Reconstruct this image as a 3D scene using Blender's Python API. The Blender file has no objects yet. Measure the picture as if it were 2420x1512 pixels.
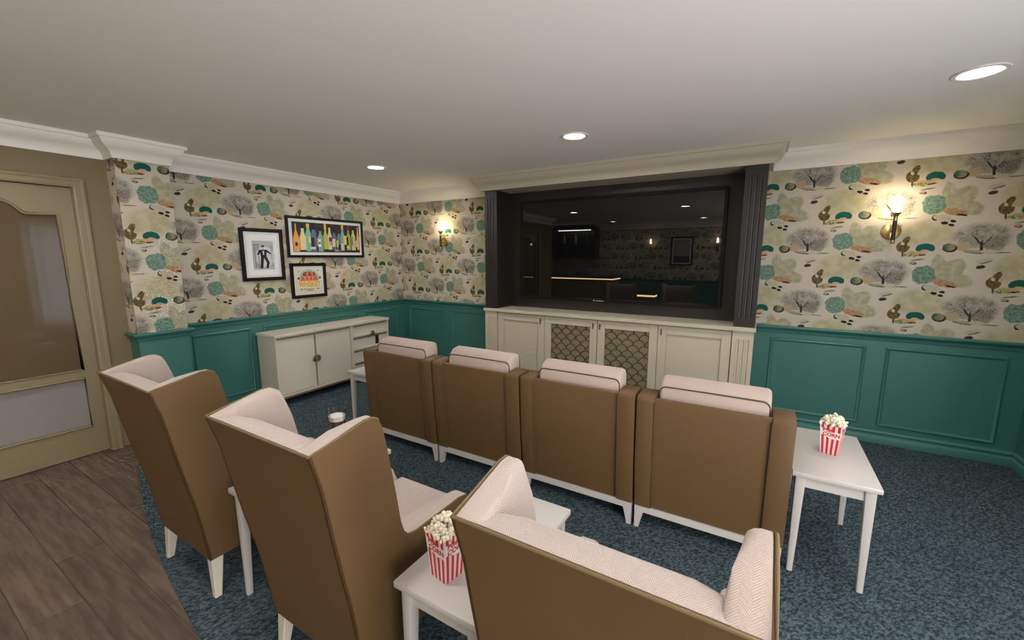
import bpy, bmesh, math, random
from mathutils import Vector, Matrix

random.seed(7)
S = bpy.context.scene
C = S.collection
PI = math.pi

# ------------------------------------------------------------------ camera, world, exposure
CAM_F, CAM_YAW, CAM_PITCH = 982.0, math.radians(31.0), math.radians(8.72)
cam_data = bpy.data.cameras.new('camera')
cam_data.sensor_width = 36.0
cam_data.lens = CAM_F / 2420.0 * 36.0
cam_data.clip_start = 0.02
cam = bpy.data.objects.new('camera', cam_data)
C.objects.link(cam)
_cy, _sy, _cp, _sp = math.cos(CAM_YAW), math.sin(CAM_YAW), math.cos(CAM_PITCH), math.sin(CAM_PITCH)
_f = Vector((-_sy * _cp, _cy * _cp, -_sp)); _r = Vector((_cy, _sy, 0)); _u = _r.cross(_f)
cam.matrix_world = Matrix(((_r.x, _u.x, -_f.x, 0), (_r.y, _u.y, -_f.y, 0), (_r.z, _u.z, -_f.z, 1.5), (0, 0, 0, 1)))
S.camera = cam

world = bpy.data.worlds.new('world'); S.world = world
world.use_nodes = True
world.node_tree.nodes['Background'].inputs[0].default_value = (0.62, 0.70, 0.85, 1)
world.node_tree.nodes['Background'].inputs[1].default_value = 0.4

S.view_settings.view_transform = 'Standard'
S.view_settings.look = 'None'
S.view_settings.gamma = 1.0
S.view_settings.use_curve_mapping = False
S.view_settings.exposure = 0.48

# light transport limits that keep the render quick in this closed room
S.cycles.use_light_tree = False
S.cycles.max_bounces = 6
S.cycles.diffuse_bounces = 4
S.cycles.adaptive_threshold = 0.025
S.cycles.glossy_bounces = 3
S.cycles.caustics_reflective = False
S.cycles.caustics_refractive = False

LAMP_DOWN = 205.0      # emission of the downlight lenses
LAMP_SCONCE = 50.0     # emission of the candle bulbs
WINDOW_GLOW = 2.4      # daylight behind the net curtain
FILL_GLOW = 6.6     # emission of the added, unseen fill panes beside the camera

# ------------------------------------------------------------------ geometry helpers
def link(name, me, mat=None, parent=None):
    o = bpy.data.objects.new(name, me)
    C.objects.link(o)
    if mat is not None:
        for m in (mat if isinstance(mat, (list, tuple)) else [mat]):
            me.materials.append(m)
    if parent is not None:
        o.parent = parent
    return o

def obj(name, bm, mat, parent=None, smooth=False):
    bmesh.ops.recalc_face_normals(bm, faces=bm.faces)
    me = bpy.data.meshes.new(name)
    bm.to_mesh(me); bm.free()
    if smooth:
        for p in me.polygons:
            p.use_smooth = True
        try:
            me.set_sharp_from_angle(angle=math.radians(40))
        except Exception:
            pass
    return link(name, me, mat, parent)

def empty(name, loc=(0, 0, 0), rz=0.0):
    o = bpy.data.objects.new(name, None)
    o.empty_display_size = 0.1
    C.objects.link(o)
    o.location = loc; o.rotation_euler = (0, 0, rz)
    return o

def tag(o, label=None, cat=None, group=None, kind=None):
    if label: o['label'] = label
    if cat: o['category'] = cat
    if group: o['group'] = group
    if kind: o['kind'] = kind
    return o

def thing(name, label, cat, loc=(0, 0, 0), rz=0.0, group=None):
    return tag(empty(name, loc, rz), label, cat, group)

def dup(root, loc, rz=None, label=None):
    r = root.copy(); C.objects.link(r); r.location = loc
    if rz is not None: r.rotation_euler = (0, 0, rz)
    if label: r['label'] = label
    for ch in list(root.children):
        c = ch.copy(); C.objects.link(c); c.parent = r
        for g in list(ch.children):
            d = g.copy(); C.objects.link(d); d.parent = c
    return r

def BM():
    return bmesh.new()

def box(bm, x0, x1, y0, y1, z0, z1, bevel=0.0, seg=2, mi=0):
    v = [bm.verts.new((x, y, z)) for x in (x0, x1) for y in (y0, y1) for z in (z0, z1)]
    idx = ((0, 1, 3, 2), (4, 6, 7, 5), (0, 4, 5, 1), (2, 3, 7, 6), (0, 2, 6, 4), (1, 5, 7, 3))
    fs = [bm.faces.new([v[i] for i in q]) for q in idx]
    for f in fs: f.material_index = mi
    if bevel > 0:
        es = list({e for f in fs for e in f.edges})
        r = bmesh.ops.bevel(bm, geom=es, offset=bevel, segments=seg, profile=0.5, affect='EDGES')
        for f in r['faces']: f.material_index = mi
    return fs

def hexa(bm, bottom, top):
    """a block from 4 bottom and 4 top points (same order)"""
    b = [bm.verts.new(p) for p in bottom]; t = [bm.verts.new(p) for p in top]
    fs = [bm.faces.new(b[::-1]), bm.faces.new(t)]
    for i in range(4):
        j = (i + 1) % 4
        fs.append(bm.faces.new((b[i], b[j], t[j], t[i])))
    return fs

def prism(bm, pts, axis, a0, a1, mi=0):
    """extrude a 2-D polygon along an axis: 'x' pts=(y,z), 'y' pts=(x,z), 'z' pts=(x,y)"""
    def P(p, a):
        return {'x': (a, p[0], p[1]), 'y': (p[0], a, p[1]), 'z': (p[0], p[1], a)}[axis]
    A = [bm.verts.new(P(p, a0)) for p in pts]; B = [bm.verts.new(P(p, a1)) for p in pts]
    n = len(pts)
    fs = [bm.faces.new(A), bm.faces.new(B[::-1])]
    for i in range(n):
        j = (i + 1) % n
        fs.append(bm.faces.new((A[i], B[i], B[j], A[j])))
    for f in fs: f.material_index = mi
    return fs

def tube(bm, pts, r, seg=8, closed=False, caps=True):
    pts = [Vector(p) for p in pts]
    n = len(pts)
    rr = r if isinstance(r, (list, tuple)) else [r] * n
    rings = []
    up = Vector((0, 0, 1))
    for i, p in enumerate(pts):
        if closed:
            t = (pts[(i + 1) % n] - pts[i - 1])
        else:
            t = pts[min(i + 1, n - 1)] - pts[max(i - 1, 0)]
        t.normalize()
        a = t.cross(up)
        if a.length < 1e-3: a = t.cross(Vector((1, 0, 0)))
        a.normalize(); b = a.cross(t).normalized()
        rings.append([bm.verts.new(p + (a * math.cos(2 * PI * k / seg) + b * math.sin(2 * PI * k / seg)) * rr[i]) for k in range(seg)])
    m = n if closed else n - 1
    for i in range(m):
        A, B = rings[i], rings[(i + 1) % n]
        for k in range(seg):
            bm.faces.new((A[k], A[(k + 1) % seg], B[(k + 1) % seg], B[k]))
    if not closed and caps:
        bm.faces.new(rings[0][::-1]); bm.faces.new(rings[-1])

def lathe(bm, prof, c=(0, 0, 0), seg=24, axis='z'):
    """prof: list of (r, h)"""
    rings = []
    for r, h in prof:
        ring = []
        if r < 1e-6:
            q = (0, 0, h)
            ring = [q]
        else:
            ring = [(r * math.cos(2 * PI * k / seg), r * math.sin(2 * PI * k / seg), h) for k in range(seg)]
        out = []
        for x, y, z in ring:
            if axis == 'y': x, y, z = x, z, y
            out.append(bm.verts.new((c[0] + x, c[1] + y, c[2] + z)))
        rings.append(out)
    for A, B in zip(rings, rings[1:]):
        if len(A) == 1 and len(B) == 1: continue
        for k in range(seg):
            j = (k + 1) % seg
            if len(A) == 1: bm.faces.new((A[0], B[j], B[k]))
            elif len(B) == 1: bm.faces.new((A[k], A[j], B[0]))
            else: bm.faces.new((A[k], A[j], B[j], B[k]))

def sweep(bm, path, prof, closed=False, mi=0):
    """mitred sweep of prof [(d, z)] along a plan path; d goes to the LEFT of the direction of travel"""
    n = len(path)
    P = [Vector((p[0], p[1])) for p in path]
    cols = []
    for i in range(n):
        def nrm(a, b):
            t = (b - a).normalized(); return Vector((-t.y, t.x))
        if closed or 0 < i < n - 1:
            n1 = nrm(P[i - 1], P[i]); n2 = nrm(P[i], P[(i + 1) % n])
            m = (n1 + n2) / (1.0 + n1.dot(n2))
        elif i == 0: m = nrm(P[0], P[1])
        else: m = nrm(P[-2], P[-1])
        cols.append([bm.verts.new((P[i].x + m.x * d, P[i].y + m.y * d, z)) for d, z in prof])
    for i in range(n if closed else n - 1):
        A, B = cols[i], cols[(i + 1) % n]
        for k in range(len(prof) - 1):
            f = bm.faces.new((A[k], A[k + 1], B[k + 1], B[k])); f.material_index = mi
    if not closed:
        bm.faces.new(cols[0]); bm.faces.new(cols[-1][::-1])

def rect_frame(bm, plane, at, a0, a1, b0, b1, w, prof):
    """moulding around a rectangle; plane 'x' -> (a,b)=(y,z) at x=at, 'y' -> (x,z) at y=at.
    prof [(t, h)]: t across the moulding inwards (0..w), h height off the wall along +/- (sign in h)"""
    corners = [(a0, b0, 1, 1), (a1, b0, -1, 1), (a1, b1, -1, -1), (a0, b1, 1, -1)]
    cols = []
    for a, b, sa, sb in corners:
        col = []
        for t, h in prof:
            q = (a + sa * t, b + sb * t)
            col.append(bm.verts.new((at + h, q[0], q[1]) if plane == 'x' else (q[0], at + h, q[1])))
        cols.append(col)
    for i in range(4):
        A, B = cols[i], cols[(i + 1) % 4]
        for k in range(len(prof) - 1):
            bm.faces.new((A[k], B[k], B[k + 1], A[k + 1]))

def arc(cx, cz, r, a0, a1, n):
    return [(cx + r * math.cos(a0 + (a1 - a0) * i / n), cz + r * math.sin(a0 + (a1 - a0) * i / n)) for i in range(n + 1)]

def text_mesh(body, size, align='CENTER', bold=0.0):
    cu = bpy.data.curves.new('lettering', 'FONT'); cu.body = body; cu.size = size
    cu.align_x = align; cu.align_y = 'CENTER'; cu.offset = bold; cu.resolution_u = 3
    o = bpy.data.objects.new('lettering', cu); C.objects.link(o)
    dg = bpy.context.evaluated_depsgraph_get(); dg.update()
    me = bpy.data.meshes.new_from_object(o.evaluated_get(dg))
    bpy.data.objects.remove(o); bpy.data.curves.remove(cu)
    return me

# ------------------------------------------------------------------ material helpers
def srgb(r, g, b):
    def f(c):
        c /= 255.0
        return c / 12.92 if c <= 0.04045 else ((c + 0.055) / 1.055) ** 2.4
    return (f(r), f(g), f(b), 1.0)

def new_mat(name):
    m = bpy.data.materials.new(name); m.use_nodes = True
    return m, m.node_tree, m.node_tree.nodes['Principled BSDF']

def mat(name, col, rough=0.5, metal=0.0, spec=0.5, noise=0.0, nscale=8.0, bump=0.0, bscale=60.0, coat=0.0, sheen=0.0):
    m, nt, b = new_mat(name)
    col = tuple(col) + (1.0,) if len(col) == 3 else col
    b.inputs['Base Color'].default_value = col
    b.inputs['Roughness'].default_value = rough
    b.inputs['Metallic'].default_value = metal
    b.inputs['Specular IOR Level'].default_value = spec
    b.inputs['Coat Weight'].default_value = coat
    if sheen:
        b.inputs['Sheen Weight'].default_value = sheen
    if noise > 0 or bump > 0:
        tc = nt.nodes.new('ShaderNodeTexCoord')
    if noise > 0:
        n = nt.nodes.new('ShaderNodeTexNoise'); n.inputs['Scale'].default_value = nscale; n.inputs['Detail'].default_value = 4
        nt.links.new(tc.outputs['Object'], n.inputs['Vector'])
        r = nt.nodes.new('ShaderNodeMapRange')
        r.inputs['To Min'].default_value = 1 - noise; r.inputs['To Max'].default_value = 1 + noise
        nt.links.new(n.outputs['Fac'], r.inputs['Value'])
        x = nt.nodes.new('ShaderNodeVectorMath'); x.operation = 'SCALE'
        x.inputs[0].default_value = col[:3]
        nt.links.new(r.outputs[0], x.inputs['Scale'])
        nt.links.new(x.outputs[0], b.inputs['Base Color'])
    if bump > 0:
        n2 = nt.nodes.new('ShaderNodeTexNoise'); n2.inputs['Scale'].default_value = bscale; n2.inputs['Detail'].default_value = 3
        nt.links.new(tc.outputs['Object'], n2.inputs['Vector'])
        bp = nt.nodes.new('ShaderNodeBump'); bp.inputs['Strength'].default_value = bump; bp.inputs['Distance'].default_value = 0.01
        nt.links.new(n2.outputs['Fac'], bp.inputs['Height'])
        nt.links.new(bp.outputs[0], b.inputs['Normal'])
    return m

def emit(name, col, strength):
    m, nt, b = new_mat(name)
    b.inputs['Base Color'].default_value = (0.8, 0.8, 0.8, 1)
    b.inputs['Emission Color'].default_value = tuple(col) + (1.0,)
    b.inputs['Emission Strength'].default_value = strength
    return m

class G:
    """small expression builder over shader nodes"""
    def __init__(self, nt): self.nt = nt
    def _in(self, sock, v):
        if isinstance(v, (int, float)): sock.default_value = v
        elif isinstance(v, tuple): sock.default_value = v if len(v) == len(sock.default_value) else v + (1.0,)
        else: self.nt.links.new(v, sock)
    def math(self, op, a, b=0.0, c=0.0, clamp=False):
        n = self.nt.nodes.new('ShaderNodeMath'); n.operation = op; n.use_clamp = clamp
        self._in(n.inputs[0], a); self._in(n.inputs[1], b); self._in(n.inputs[2], c)
        return n.outputs[0]
    def vec(self, op, a, b=(0, 0, 0), scale=None):
        n = self.nt.nodes.new('ShaderNodeVectorMath'); n.operation = op
        self._in(n.inputs[0], a)
        if scale is not None: self._in(n.inputs['Scale'], scale)
        else: self._in(n.inputs[1], b)
        return n.outputs['Value'] if op in ('LENGTH', 'DOT_PRODUCT') else n.outputs[0]
    def comb(self, x, y, z=0.0):
        n = self.nt.nodes.new('ShaderNodeCombineXYZ')
        self._in(n.inputs[0], x); self._in(n.inputs[1], y); self._in(n.inputs[2], z)
        return n.outputs[0]
    def sep(self, v):
        n = self.nt.nodes.new('ShaderNodeSeparateXYZ'); self.nt.links.new(v, n.inputs[0]); return n.outputs
    def rot(self, v, ang):
        n = self.nt.nodes.new('ShaderNodeVectorRotate'); n.rotation_type = 'Z_AXIS'
        self._in(n.inputs['Vector'], v); n.inputs['Angle'].default_value = ang
        return n.outputs[0]
    def noise(self, v, scale, detail=2.0, rough=0.5, color=False):
        n = self.nt.nodes.new('ShaderNodeTexNoise'); n.inputs['Scale'].default_value = scale
        n.inputs['Detail'].default_value = detail; n.inputs['Roughness'].default_value = rough
        self._in(n.inputs['Vector'], v)
        return n.outputs['Color'] if color else n.outputs['Fac']
    def voro(self, v, scale, feature='DISTANCE_TO_EDGE'):
        n = self.nt.nodes.new('ShaderNodeTexVoronoi'); n.feature = feature; n.inputs['Scale'].default_value = scale
        self._in(n.inputs['Vector'], v)
        return n.outputs['Distance']
    def mix(self, fac, a, b):
        n = self.nt.nodes.new('ShaderNodeMix'); n.data_type = 'RGBA'; n.clamp_factor = True
        self._in(n.inputs['Factor'], fac); self._in(n.inputs['A'], a) if False else None
        ia = [s for s in n.inputs if s.name == 'A' and s.type == 'RGBA'][0]
        ib = [s for s in n.inputs if s.name == 'B' and s.type == 'RGBA'][0]
        self._in(n.inputs[0], fac); self._in(ia, a); self._in(ib, b)
        return [s for s in n.outputs if s.type == 'RGBA'][0]
    def smooth(self, v, lo, hi):
        n = self.nt.nodes.new('ShaderNodeMapRange'); n.interpolation_type = 'SMOOTHSTEP'
        self._in(n.inputs['Value'], v)
        n.inputs['From Min'].default_value = lo; n.inputs['From Max'].default_value = hi
        return n.outputs[0]
    def ell(self, v, c, r, ang=0.0, soft=0.06):
        d = self.vec('SUBTRACT', v, (c[0], c[1], 0.0))
        if ang: d = self.rot(d, -ang)
        d = self.vec('MULTIPLY', d, (1.0 / r[0], 1.0 / r[1], 0.0))
        ln = self.vec('LENGTH', d)
        return self.math('MULTIPLY_ADD', ln, -1.0 / soft, 1.0 / soft + 0.5, clamp=True)
    def sub(self, a, b): return self.math('SUBTRACT', a, b, clamp=True)
    def mul(self, a, b): return self.math('MULTIPLY', a, b)

# ------------------------------------------------------------------ wallpaper (repeat 0.503 x 0.510 m, half drop)
def wallpaper():
    m, nt, b = new_mat('wallpaper')
    g = G(nt)
    uvn = nt.nodes.new('ShaderNodeUVMap'); uvn.uv_map = 'UVMap'
    uv = uvn.outputs[0]
    wob = g.vec('SCALE', g.vec('SUBTRACT', g.noise(uv, 34.0, 2.0, 0.6, True), (0.5, 0.5, 0.5)), scale=0.022)
    wob2 = g.vec('SCALE', g.vec('SUBTRACT', g.noise(uv, 90.0, 2.0, 0.6, True), (0.5, 0.5, 0.5)), scale=0.010)
    pw, ph = 0.503, 0.510
    sx = g.sep(uv)
    def cluster(cx, cy):
        du = g.math('SUBTRACT', sx[0], cx)
        k = g.math('FLOOR', g.math('MULTIPLY_ADD', du, 1.0 / pw, 0.5))
        dx = g.math('MULTIPLY_ADD', k, -pw, du)
        par = g.math('FLOORED_MODULO', k, 2.0)
        dv = g.math('MULTIPLY_ADD', par, ph / 2, g.math('SUBTRACT', sx[1], cy))
        kv = g.math('FLOOR', g.math('MULTIPLY_ADD', dv, 1.0 / ph, 0.5))
        dy = g.math('MULTIPLY_ADD', kv, -ph, dv)
        return g.comb(g.math('ADD', dx, cx), g.math('ADD', dy, cy), 0.0)
    base = g.mix(g.noise(uv, 5.0, 3.0), (0.56, 0.485, 0.405, 1), (0.63, 0.565, 0.49, 1))
    fine = g.noise(uv, 420.0, 2.0)
    blot = g.noise(uv, 55.0, 3.0, 0.6)
    # three clusters, each around its own lattice point
    A = g.vec('ADD', cluster(-0.05, 0.05), wob2)
    T0 = cluster(0.25, 0.03); T = g.vec('ADD', T0, wob2)
    B0 = cluster(0.12, -0.19); B = g.vec('ADD', B0, wob2)
    Bw = g.vec('ADD', B0, wob)
    Aw = g.vec('ADD', A, wob)
    col = base
    # pale washes behind
    yl = g.mul(g.ell(Aw, (0.0, 0.090), (0.145, 0.108), 0.1, 0.34), g.smooth(g.sep(Aw)[1], -0.010, 0.035))
    ylc = g.mix(g.smooth(g.noise(uv, 16.0, 3.0), 0.35, 0.7), (0.40, 0.36, 0.20, 1), (0.52, 0.46, 0.30, 1))
    col = g.mix(g.mul(yl, 0.78), col, ylc)
    # big pale leaf: five pointed lobes with radial veins
    lv = g.vec('SUBTRACT', Bw, (0.085, -0.235, 0.0))
    ls = g.sep(lv)
    la = g.math('ARCTAN2', ls[1], ls[0])
    lr = g.vec('LENGTH', lv)
    lob = g.math('MULTIPLY_ADD', g.math('ABSOLUTE', g.math('SINE', g.math('MULTIPLY_ADD', la, 3.4, 1.93))), 0.055, 0.138)
    lob = g.mul(lob, g.smooth(g.math('ABSOLUTE', g.math('SUBTRACT', la, 0.70)), 1.7, 0.9))
    gl = g.smooth(g.math('SUBTRACT', lr, lob), 0.008, -0.016)
    vein = g.smooth(g.math('ABSOLUTE', g.math('SINE', g.math('MULTIPLY_ADD', la, 5.2, g.mul(g.noise(Bw, 18.0, 2.0), 2.2)))), 0.16, 0.02)
    glc = g.mix(g.smooth(g.noise(uv, 26.0, 4.0), 0.35, 0.68), (0.31, 0.295, 0.175, 1), (0.44, 0.41, 0.28, 1))
    glc = g.mix(g.mul(vein, 0.38), glc, (0.19, 0.20, 0.125, 1))
    col = g.mix(g.mul(gl, 0.80), col, glc)
    # green mineral block with chipped corners
    bv = g.vec('ABSOLUTE', g.vec('MULTIPLY', g.rot(g.vec('SUBTRACT', Bw, (0.012, -0.203, 0.0)), -0.18), (1 / 0.062, 1 / 0.064, 0.0)))
    bs = g.sep(bv)
    bd = g.math('MAXIMUM', g.math('MAXIMUM', bs[0], bs[1]), g.mul(g.math('ADD', bs[0], bs[1]), 0.66))
    bk = g.smooth(bd, 1.06, 0.96)
    bkc = g.mix(g.smooth(blot, 0.38, 0.60), (0.075, 0.165, 0.120, 1), (0.175, 0.30, 0.235, 1))
    bkc = g.mix(g.mul(g.smooth(g.noise(uv, 130.0, 3.0, 0.7), 0.52, 0.70), 0.55), bkc, (0.36, 0.43, 0.36, 1))
    col = g.mix(g.mul(bk, 0.95), col, bkc)
    # brown oak leaf on its side, pale stone, crescent and three dark pebbles
    bl = g.ell(Bw, (0.130, -0.262), (0.072, 0.024), -0.25, 0.2)
    blc = g.mix(g.smooth(blot, 0.4, 0.65), (0.36, 0.20, 0.09, 1), (0.50, 0.30, 0.18, 1))
    col = g.mix(bl, col, blc)
    cr = g.ell(B, (0.030, -0.296), (0.020, 0.021), 0.0, 0.15)
    col = g.mix(cr, col, (0.035, 0.022, 0.015, 1))
    ps = g.ell(B, (0.066, -0.298), (0.050, 0.022), -0.2, 0.15)
    psc = g.mix(g.smooth(fine, 0.45, 0.7), (0.52, 0.48, 0.36, 1), (0.33, 0.28, 0.2, 1))
    col = g.mix(ps, col, psc)
    for c, r in (((0.082, -0.336), (0.019, 0.010)), ((0.126, -0.325), (0.016, 0.009)), ((0.119, -0.351), (0.016, 0.009)), ((0.165, -0.283), (0.030, 0.006))):
        col = g.mix(g.ell(B, c, r, -0.2, 0.2), col, (0.018, 0.014, 0.012, 1))
    # bare tree: dark twigs fanning out of a forked trunk over a thin grey wash
    crown = g.mul(g.ell(g.vec('ADD', T, wob), (0.285, 0.066), (0.140, 0.096), 0.0, 0.36), g.smooth(g.sep(T)[1], -0.022, 0.012))
    trv = g.sep(g.vec('SUBTRACT', g.vec('ADD', T0, wob), (0.292, -0.036, 0.0)))
    ang = g.math('ARCTAN2', trv[0], trv[1])
    warp = g.mul(g.noise(T0, 24.0, 4.0, 0.6), 9.0)
    br = g.smooth(g.math('ABSOLUTE', g.math('SINE', g.math('MULTIPLY_ADD', ang, 5.0, warp))), 0.20, 0.05)
    br2 = g.smooth(g.math('ABSOLUTE', g.math('SINE', g.math('MULTIPLY_ADD', ang, 13.0, g.mul(g.noise(T0, 48.0, 4.0, 0.6), 16.0)))), 0.30, 0.08)
    tw = g.smooth(g.voro(g.vec('ADD', T0, wob), 115.0), 0.14, 0.03)
    lines = g.math('MAXIMUM', br, g.math('MAXIMUM', g.mul(br2, 0.75), g.mul(tw, 0.55)))
    dens = g.smooth(g.noise(T0, 14.0, 2.0), 0.25, 0.65)
    col = g.mix(g.mul(crown, g.math('MULTIPLY_ADD', dens, 0.45, 0.15)), col, (0.27, 0.25, 0.23, 1))
    col = g.mix(g.mul(crown, g.mul(lines, g.math('MULTIPLY_ADD', dens, 0.35, 0.65))), col, (0.030, 0.026, 0.024, 1))
    trunk = g.math('MAXIMUM', g.ell(T, (0.290, 0.002), (0.008, 0.046), 0.06, 0.5), g.math('MAXIMUM', g.ell(T, (0.312, 0.038), (0.005, 0.040), -0.6, 0.6), g.ell(T, (0.268, 0.042), (0.005, 0.040), 0.6, 0.6)))
    col = g.mix(trunk, col, (0.03, 0.024, 0.02, 1))
    # bark clump right of the trunk
    bc = g.ell(g.vec('ADD', T, wob), (0.352, 0.018), (0.052, 0.052), 0.4, 0.3)
    col = g.mix(g.mul(bc, 0.75), col, g.mix(tw, (0.33, 0.285, 0.24, 1), (0.05, 0.042, 0.036, 1)))
    # rocks under the tree
    col = g.mix(g.ell(T, (0.262, -0.034), (0.058, 0.011), -0.12, 0.2), col, (0.05, 0.035, 0.025, 1))
    col = g.mix(g.ell(T, (0.258, -0.030), (0.052, 0.010), -0.12, 0.25), col, (0.36, 0.31, 0.24, 1))
    col = g.mix(g.ell(T, (0.336, -0.034), (0.048, 0.017), -0.1, 0.12), col, (0.52, 0.46, 0.32, 1))
    col = g.mix(g.ell(T, (0.400, -0.040), (0.040, 0.003), 0.0, 0.4), col, (0.12, 0.095, 0.075, 1))
    # beige pebble and green stone
    col = g.mix(g.ell(T, (0.198, 0.006), (0.038, 0.031), 0.0, 0.25), col, (0.46, 0.34, 0.205, 1))
    col = g.mix(g.ell(T, (0.130, -0.006), (0.040, 0.030), -0.1, 0.1), col, (0.03, 0.026, 0.018, 1))
    stc = g.mix(g.smooth(g.sep(T)[0], 0.095, 0.145), (0.02, 0.10, 0.05, 1), (0.25, 0.22, 0.14, 1))
    stc = g.mix(g.mul(g.smooth(blot, 0.5, 0.7), 0.5), stc, (0.38, 0.35, 0.24, 1))
    col = g.mix(g.ell(T, (0.125, 0.001), (0.034, 0.027), -0.1, 0.1), col, stc)
    # dark leaf and thin curl
    col = g.mix(g.ell(T, (0.302, -0.140), (0.024, 0.0125), 0.15, 0.15), col, (0.045, 0.034, 0.026, 1))
    col = g.mix(g.ell(T, (0.325, -0.106), (0.034, 0.006), 0.35, 0.4), col, (0.16, 0.135, 0.10, 1))
    col = g.mix(g.ell(T, (0.312, -0.094), (0.042, 0.013), 0.3, 0.4), col, (0.50, 0.44, 0.35, 1))
    # teal fan, pink strips, moss, brown leaf, pebbles
    fan = g.mul(g.ell(A, (0.0, -0.008), (0.053, 0.037), 0.0, 0.08), g.smooth(g.sep(A)[1], -0.030, -0.024))
    col = g.mix(fan, col, (0.006, 0.100, 0.080, 1))
    col = g.mix(g.ell(A, (0.0, -0.026), (0.024, 0.011), 0.0, 0.15), col, (0.62, 0.38, 0.24, 1))
    ps2 = g.ell(Aw, (-0.045, -0.043), (0.055, 0.014), -0.12, 0.2)
    col = g.mix(ps2, col, (0.55, 0.33, 0.15, 1))
    col = g.mix(g.ell(A, (-0.022, -0.056), (0.032, 0.005), 0.1, 0.3), col, (0.03, 0.022, 0.02, 1))
    ms = g.ell(Aw, (-0.078, -0.056), (0.042, 0.013), -0.05, 0.3)
    msc = g.mix(g.smooth(blot, 0.4, 0.6), (0.15, 0.20, 0.045, 1), (0.42, 0.42, 0.26, 1))
    col = g.mix(ms, col, msc)
    lf = g.math('MAXIMUM', g.ell(A, (-0.125, 0.005), (0.038, 0.042), 0.3, 0.12), g.ell(A, (-0.112, 0.052), (0.019, 0.034), -0.45, 0.15))
    hole = g.math('MAXIMUM', g.ell(A, (-0.130, 0.030), (0.010, 0.013), 0.5, 0.3), g.ell(A, (-0.094, 0.024), (0.009, 0.011), 0.0, 0.3))
    lfc = g.mix(g.smooth(blot, 0.42, 0.62), (0.085, 0.058, 0.020, 1), (0.19, 0.135, 0.06, 1))
    col = g.mix(g.sub(lf, hole), col, lfc)
    col = g.mix(g.ell(A, (-0.122, -0.048), (0.006, 0.022), 0.1, 0.4), col, (0.10, 0.07, 0.03, 1))
    col = g.mix(g.ell(A, (-0.056, -0.116), (0.020, 0.010), -0.1, 0.2), col, (0.05, 0.04, 0.03, 1))
    col = g.mix(g.ell(A, (-0.060, -0.114), (0.015, 0.008), -0.1, 0.25), col, (0.33, 0.28, 0.21, 1))
    col = g.mix(g.ell(A, (-0.035, -0.090), (0.040, 0.005), 0.15, 0.4), col, (0.20, 0.16, 0.12, 1))
    col = g.vec('MULTIPLY', col, (0.86, 0.875, 0.85))
    nt.links.new(col, b.inputs['Base Color'])
    b.inputs['Roughness'].default_value = 0.75
    b.inputs['Specular IOR Level'].default_value = 0.2
    return m

# ------------------------------------------------------------------ carpet, wood, herringbone, stripes
def carpet_mat():
    m, nt, b = new_mat('carpet')
    g = G(nt)
    tc = nt.nodes.new('ShaderNodeTexCoord').outputs['Object']
    st = g.vec('MULTIPLY', g.rot(tc, 0.55), (1.0, 0.55, 1.0))
    n1 = g.noise(st, 95.0, 3.0, 0.65)
    n2 = g.noise(tc, 2.2, 2.0)
    n3 = g.noise(tc, 330.0, 1.0)
    lo = (0.011, 0.020, 0.026, 1); hi = (0.100, 0.142, 0.160, 1)
    c = g.mix(g.smooth(n1, 0.34, 0.70), lo, hi)
    c = g.mix(g.mul(g.smooth(n3, 0.55, 0.72), 0.30), c, (0.19, 0.22, 0.22, 1))
    c = g.mix(g.mul(n2, 0.25), c, (0.05, 0.075, 0.085, 1))
    nt.links.new(c, b.inputs['Base Color'])
    b.inputs['Roughness'].default_value = 0.95
    b.inputs['Specular IOR Level'].default_value = 0.1
    bp = nt.nodes.new('ShaderNodeBump'); bp.inputs['Strength'].default_value = 0.9; bp.inputs['Distance'].default_value = 0.012
    nt.links.new(n1, bp.inputs['Height']); nt.links.new(bp.outputs[0], b.inputs['Normal'])
    return m

def wood_mat(name, c0, c1, rough=0.5):
    m, nt, b = new_mat(name)
    g = G(nt)
    tc = nt.nodes.new('ShaderNodeTexCoord').outputs['Object']
    oi = nt.nodes.new('ShaderNodeObjectInfo')
    off = g.comb(g.mul(oi.outputs['Random'], 37.0), g.mul(oi.outputs['Random'], 11.0), 0.0)
    v = g.vec('MULTIPLY', g.vec('ADD', tc, off), (1.6, 14.0, 6.0))
    n = g.noise(v, 2.2, 5.0, 0.62)
    c = g.mix(g.smooth(n, 0.30, 0.72), c0, c1)
    tone = g.math('MULTIPLY_ADD', oi.outputs['Random'], 0.30, 0.85)
    c = g.vec('SCALE', c, scale=tone)
    nt.links.new(c, b.inputs['Base Color'])
    b.inputs['Roughness'].default_value = rough
    b.inputs['Specular IOR Level'].default_value = 0.35
    bp = nt.nodes.new('ShaderNodeBump'); bp.inputs['Strength'].default_value = 0.15; bp.inputs['Distance'].default_value = 0.004
    nt.links.new(n, bp.inputs['Height']); nt.links.new(bp.outputs[0], b.inputs['Normal'])
    return m

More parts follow.
